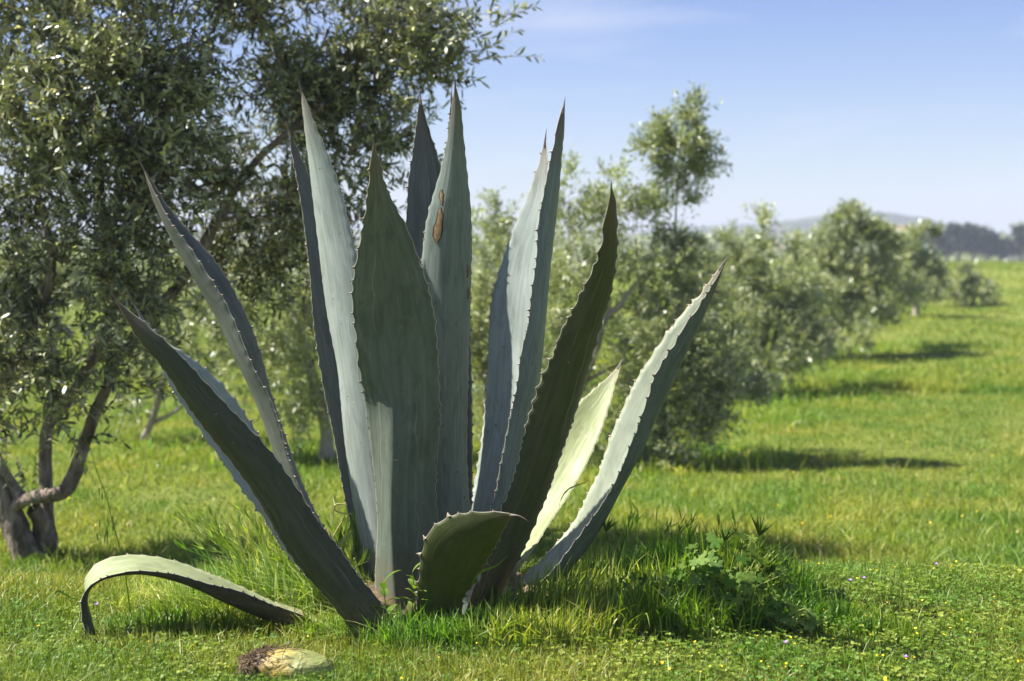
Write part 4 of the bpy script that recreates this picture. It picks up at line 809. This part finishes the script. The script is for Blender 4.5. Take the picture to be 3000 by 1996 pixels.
tree('second olive of the row, a pale open bush with grey stems right of the agave', 1740, 15.5,
     [([(1735, 905, 15.5), (1755, 800, 15.5), (1765, 740, 15.5), (1740, 640, 15.5)], [.06, .05, .04, .02]), ([(1755, 800, 15.5), (1800, 720, 15.5), (1830, 640, 15.5)], [.035, .03, .012])],
     [B(1700, 650, 15.5, 70, 50, 100), B(1790, 655, 15.5, 70, 50, 100), B(1735, 500, 15.5, 14, 22, 22), B(1740, 565, 15.5, 36, 28, 44), B(1825, 575, 15.5, 22, 24, 22), B(1680, 575, 15.5, 30, 24, 26), B(1760, 700, 15.4, 100, 50, 130), B(1690, 760, 15.3, 70, 70, 110), B(1800, 770, 15.3, 80, 50, 100), B(1750, 840, 15.2, 90, 40, 90), B(1870, 690, 16.5, 60, 60, 90), B(1850, 790, 15.5, 60, 40, 70), B(1840, 640, 16, 44, 40, 60), B(1680, 860, 15, 60, 40, 60), B(1640, 640, 15.5, 50, 60, 60), B(1640, 570, 15.6, 24, 20, 14)], nl=12, ll=.065, lw=.02, tl=.18)
tree('third olive of the row, tall and dense against the hills', 1945, 22,
     [([(1900, 800, 22), (1920, 740, 22), (1950, 660, 22), (1960, 560, 22)], [.08, .07, .04, .02])],
     [B(1950, 530, 22, 50, 40, 120), B(1920, 590, 22, 60, 50, 130), B(2000, 570, 22, 60, 50, 130), B(1960, 650, 22, 100, 50, 190), B(2040, 650, 22, 50, 50, 90), B(1900, 700, 21.8, 70, 50, 110), B(1990, 720, 21.6, 70, 40, 110), B(2040, 600, 22.3, 40, 40, 60), B(1860, 760, 21.4, 50, 26, 50), B(2070, 610, 23, 30, 50, 60), B(2080, 680, 23, 30, 34, 50), B(1870, 640, 22, 50, 60, 70), B(1850, 610, 22, 36, 30, 40), B(1940, 770, 21.2, 70, 22, 50), B(1960, 494, 22, 12, 14, 12)], nl=12, ll=.09, lw=.03, tl=.22)
tree('fourth olive of the row, a small grey green bush in front of the white houses', 2110, 31,
     [([(2110, 690, 31), (2108, 600, 31)], [.08, .03])],
     [B(2105, 560, 31, 30, 32, 60), B(2125, 540, 31, 20, 18, 28), B(2100, 620, 31, 40, 30, 80), B(2140, 610, 31, 26, 26, 40), B(2070, 650, 30.5, 30, 28, 50), B(2110, 668, 30.5, 50, 18, 60), B(2150, 645, 31, 22, 24, 36)], nl=12, ll=.12, lw=.04, tl=.26)
tree('low dark olive bush alone in the bright field right of the row', 2222, 34,
     [([(2222, 690, 34), (2222, 650, 34)], [.06, .03])],
     [B(2195, 660, 34, 24, 17, 50), B(2245, 662, 34, 28, 18, 55), B(2219, 650, 34, 14, 20, 30), B(2222, 625, 34, 5, 12, 8), B(2270, 668, 34, 12, 10, 14)], nl=12, ll=.12, lw=.045, tl=.3)
tree('olive foliage low on the left skyline seen under the near crown', 120, 19,
     [([(120, 760, 19), (120, 700, 19), (125, 650, 19)], [.08, .06, .02])], [B(60, 640, 19, 80, 40, 110), B(160, 640, 19, 80, 45, 110), B(110, 700, 19, 130, 40, 130)], nl=12, ll=.09, lw=.03, tl=.3)
tree('distant olive bush left of centre beneath the blue hill', 400, 24,
     [([(400, 760, 24), (400, 650, 24)], [.08, .03])], [B(360, 640, 24, 70, 26, 100), B(450, 640, 24, 60, 32, 90), B(400, 690, 24, 110, 40, 120)], nl=12, ll=.11, lw=.036, tl=.34)

# far dark trees on the skyline
far = [(2180, 548, 26, 30, 'dark pine on the skyline right of the houses, left of the tall pair'), (2208, 540, 22, 30, 'tall dark pine on the skyline, left one of the high pair'), (2242, 536, 22, 32, 'tall dark pine on the skyline, right one of the high pair'),
       (2272, 548, 22, 26, 'dark pine on the skyline at the right shoulder of the pine group'), (2306, 565, 14, 12, 'small dark pine in the dip between the pine group and the edge pine'), (2352, 540, 22, 34, 'big dark pine cut by the right edge of the picture'),
       (2143, 535, 10, 14, 'thin dark pine behind the fourth olive of the row')]
for px, py, rx, rz, lab in far:
    Yf = 190; px3 = px*1.2728; c = Q(px, py, Yf); b = np.array([c[0], Yf, float(gz(c[0], Yf))-.5]); py += 4; rz *= .62; c = Q(px, py, Yf); e = empty('pine_tree', b, lab, 'pine tree', 'dark pines on the skyline')
    ta = Acc(); tube(ta, [b, [c[0], Yf, c[2]]], [.4, .25], 7, 6); ta.build('trunk', [MBF], e); fa = Acc()
    bl_ = [B(px+rng.uniform(-.6, .6)*rx, py+rng.uniform(-.5, .9)*rz, Yf, rx*.55, rz*.5, 55) for _ in range(7)]+[B(px, py+rz*.9, Yf, rx*.8, rz*.5, 90)]
    crown(fa, None, bl_, 8, .7, .4, .7, simple=True, up=.5, droop=.1, twigs=False, bud=0); fa.build('crown', [MPT], e)
# a far belt of scrub along the foot of the hills
fa = Acc(); n = 1700; px = rng.uniform(-1200, 4200, n); Yv = rng.uniform(200, 420, n); xx = (px-1500)/FPX*Yv
c = np.stack([xx, Yv, gz(xx, Yv)+rng.uniform(.3, 2., n)], 1)
foliage(fa, None, np.repeat(c, 5, 0)+rng.normal(0, 1.6, (n*5, 3))*[1.3, 1, .8], rng.normal(0, 1, (n*5, 3)), np.full(n*5, 1.6), 6, 1.3, .9, .3, True, twigs=False, bud=0)
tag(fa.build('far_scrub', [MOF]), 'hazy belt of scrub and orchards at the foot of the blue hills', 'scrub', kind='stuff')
M = Mat('white_wall'); MWL = M.surf(M.mix(M.mr(M.noise(.8, 5), .4, .7), (.62, .60, .56), (.52, .50, .46)), .9, .2); M = Mat('roof_tile'); MRT = M.surf(M.mix(M.mr(M.noise(1.5, 4), .4, .6), (.36, .17, .10), (.45, .25, .16)), .85, .2)
M = Mat('window_dark'); MWI = M.surf((.04, .05, .06), .2, .5)
def house(px, py, Y, w, h, lab, roof=MRT):
    c = Q(px, py, Y); zb = c[2]-h/2; e = empty('house', (c[0], Y, zb-3), lab, 'house', 'far houses'); x0, x1, y0, y1, z0, z1 = c[0]-w/2, c[0]+w/2, Y, Y+w*.7, zb-3, zb+h
    V = [[x0, y0, z0], [x1, y0, z0], [x1, y1, z0], [x0, y1, z0], [x0, y0, z1], [x1, y0, z1], [x1, y1, z1], [x0, y1, z1]]
    mesh('wall', V, [[0, 1, 5, 4], [1, 2, 6, 5], [2, 3, 7, 6], [3, 0, 4, 7], [4, 5, 6, 7]], None, [MWL], e, smooth=False)
    o_ = .3; rz_ = z1+h*.28; ym = (y0+y1)/2; V = [[x0-o_, y0-o_, z1+.02], [x1+o_, y0-o_, z1+.02], [x1+o_, y1+o_, z1+.02], [x0-o_, y1+o_, z1+.02], [x0+.5, ym, rz_], [x1-.5, ym, rz_]]
    mesh('roof', V, [[0, 1, 5, 4], [2, 3, 4, 5], [3, 2, 1, 0]], [[1, 2, 5], [3, 0, 4]], [roof], e, smooth=False)
    for k in range(3):
        xa = x0+w*(.15+.27*k); mesh('window', [[xa, y0-.03, z0+3+h*.35], [xa+w*.12, y0-.03, z0+3+h*.35], [xa+w*.12, y0-.03, z0+3+h*.75], [xa, y0-.03, z0+3+h*.75]], [[0, 1, 2, 3]], None, [MWI], e, smooth=False)
house(2066, 546, 330, 6, 2.2, 'low white house at the foot of the hills above the third olive', MWL)
house(2143, 572, 215, 5, 4, 'cream house beside the fourth olive of the row')
house(2350, 586, 200, 4, 2, 'pale house at the right edge below the dark pine')
house(1800, 590, 330, 14, 4, 'reddish roofed house low between the second and third olives')
house(2100, 548, 360, 8, 4, 'small house with a pink roof just right of the low white house')

# ---------------------------------------------------------------- air
hb = [(-1600, -80, -13), (1600, -80, -13), (1600, 1850, -13), (-1600, 1850, -13)]; V = hb+[(a, b, 48) for a, b, _ in hb]
M = Mat('haze'); v = M.n('ShaderNodeVolumePrincipled'); v.inputs['Color'].default_value = (.66, .73, .88, 1); v.inputs['Density'].default_value = .0009; M.l(v.outputs[0], M.out.inputs['Volume'])
tag(mesh('haze', V, [[0, 3, 2, 1], [4, 5, 6, 7], [0, 1, 5, 4], [1, 2, 6, 5], [2, 3, 7, 6], [3, 0, 4, 7]], None, [M.m], smooth=False), 'thin pale blue haze over the fields', 'haze', kind='stuff')
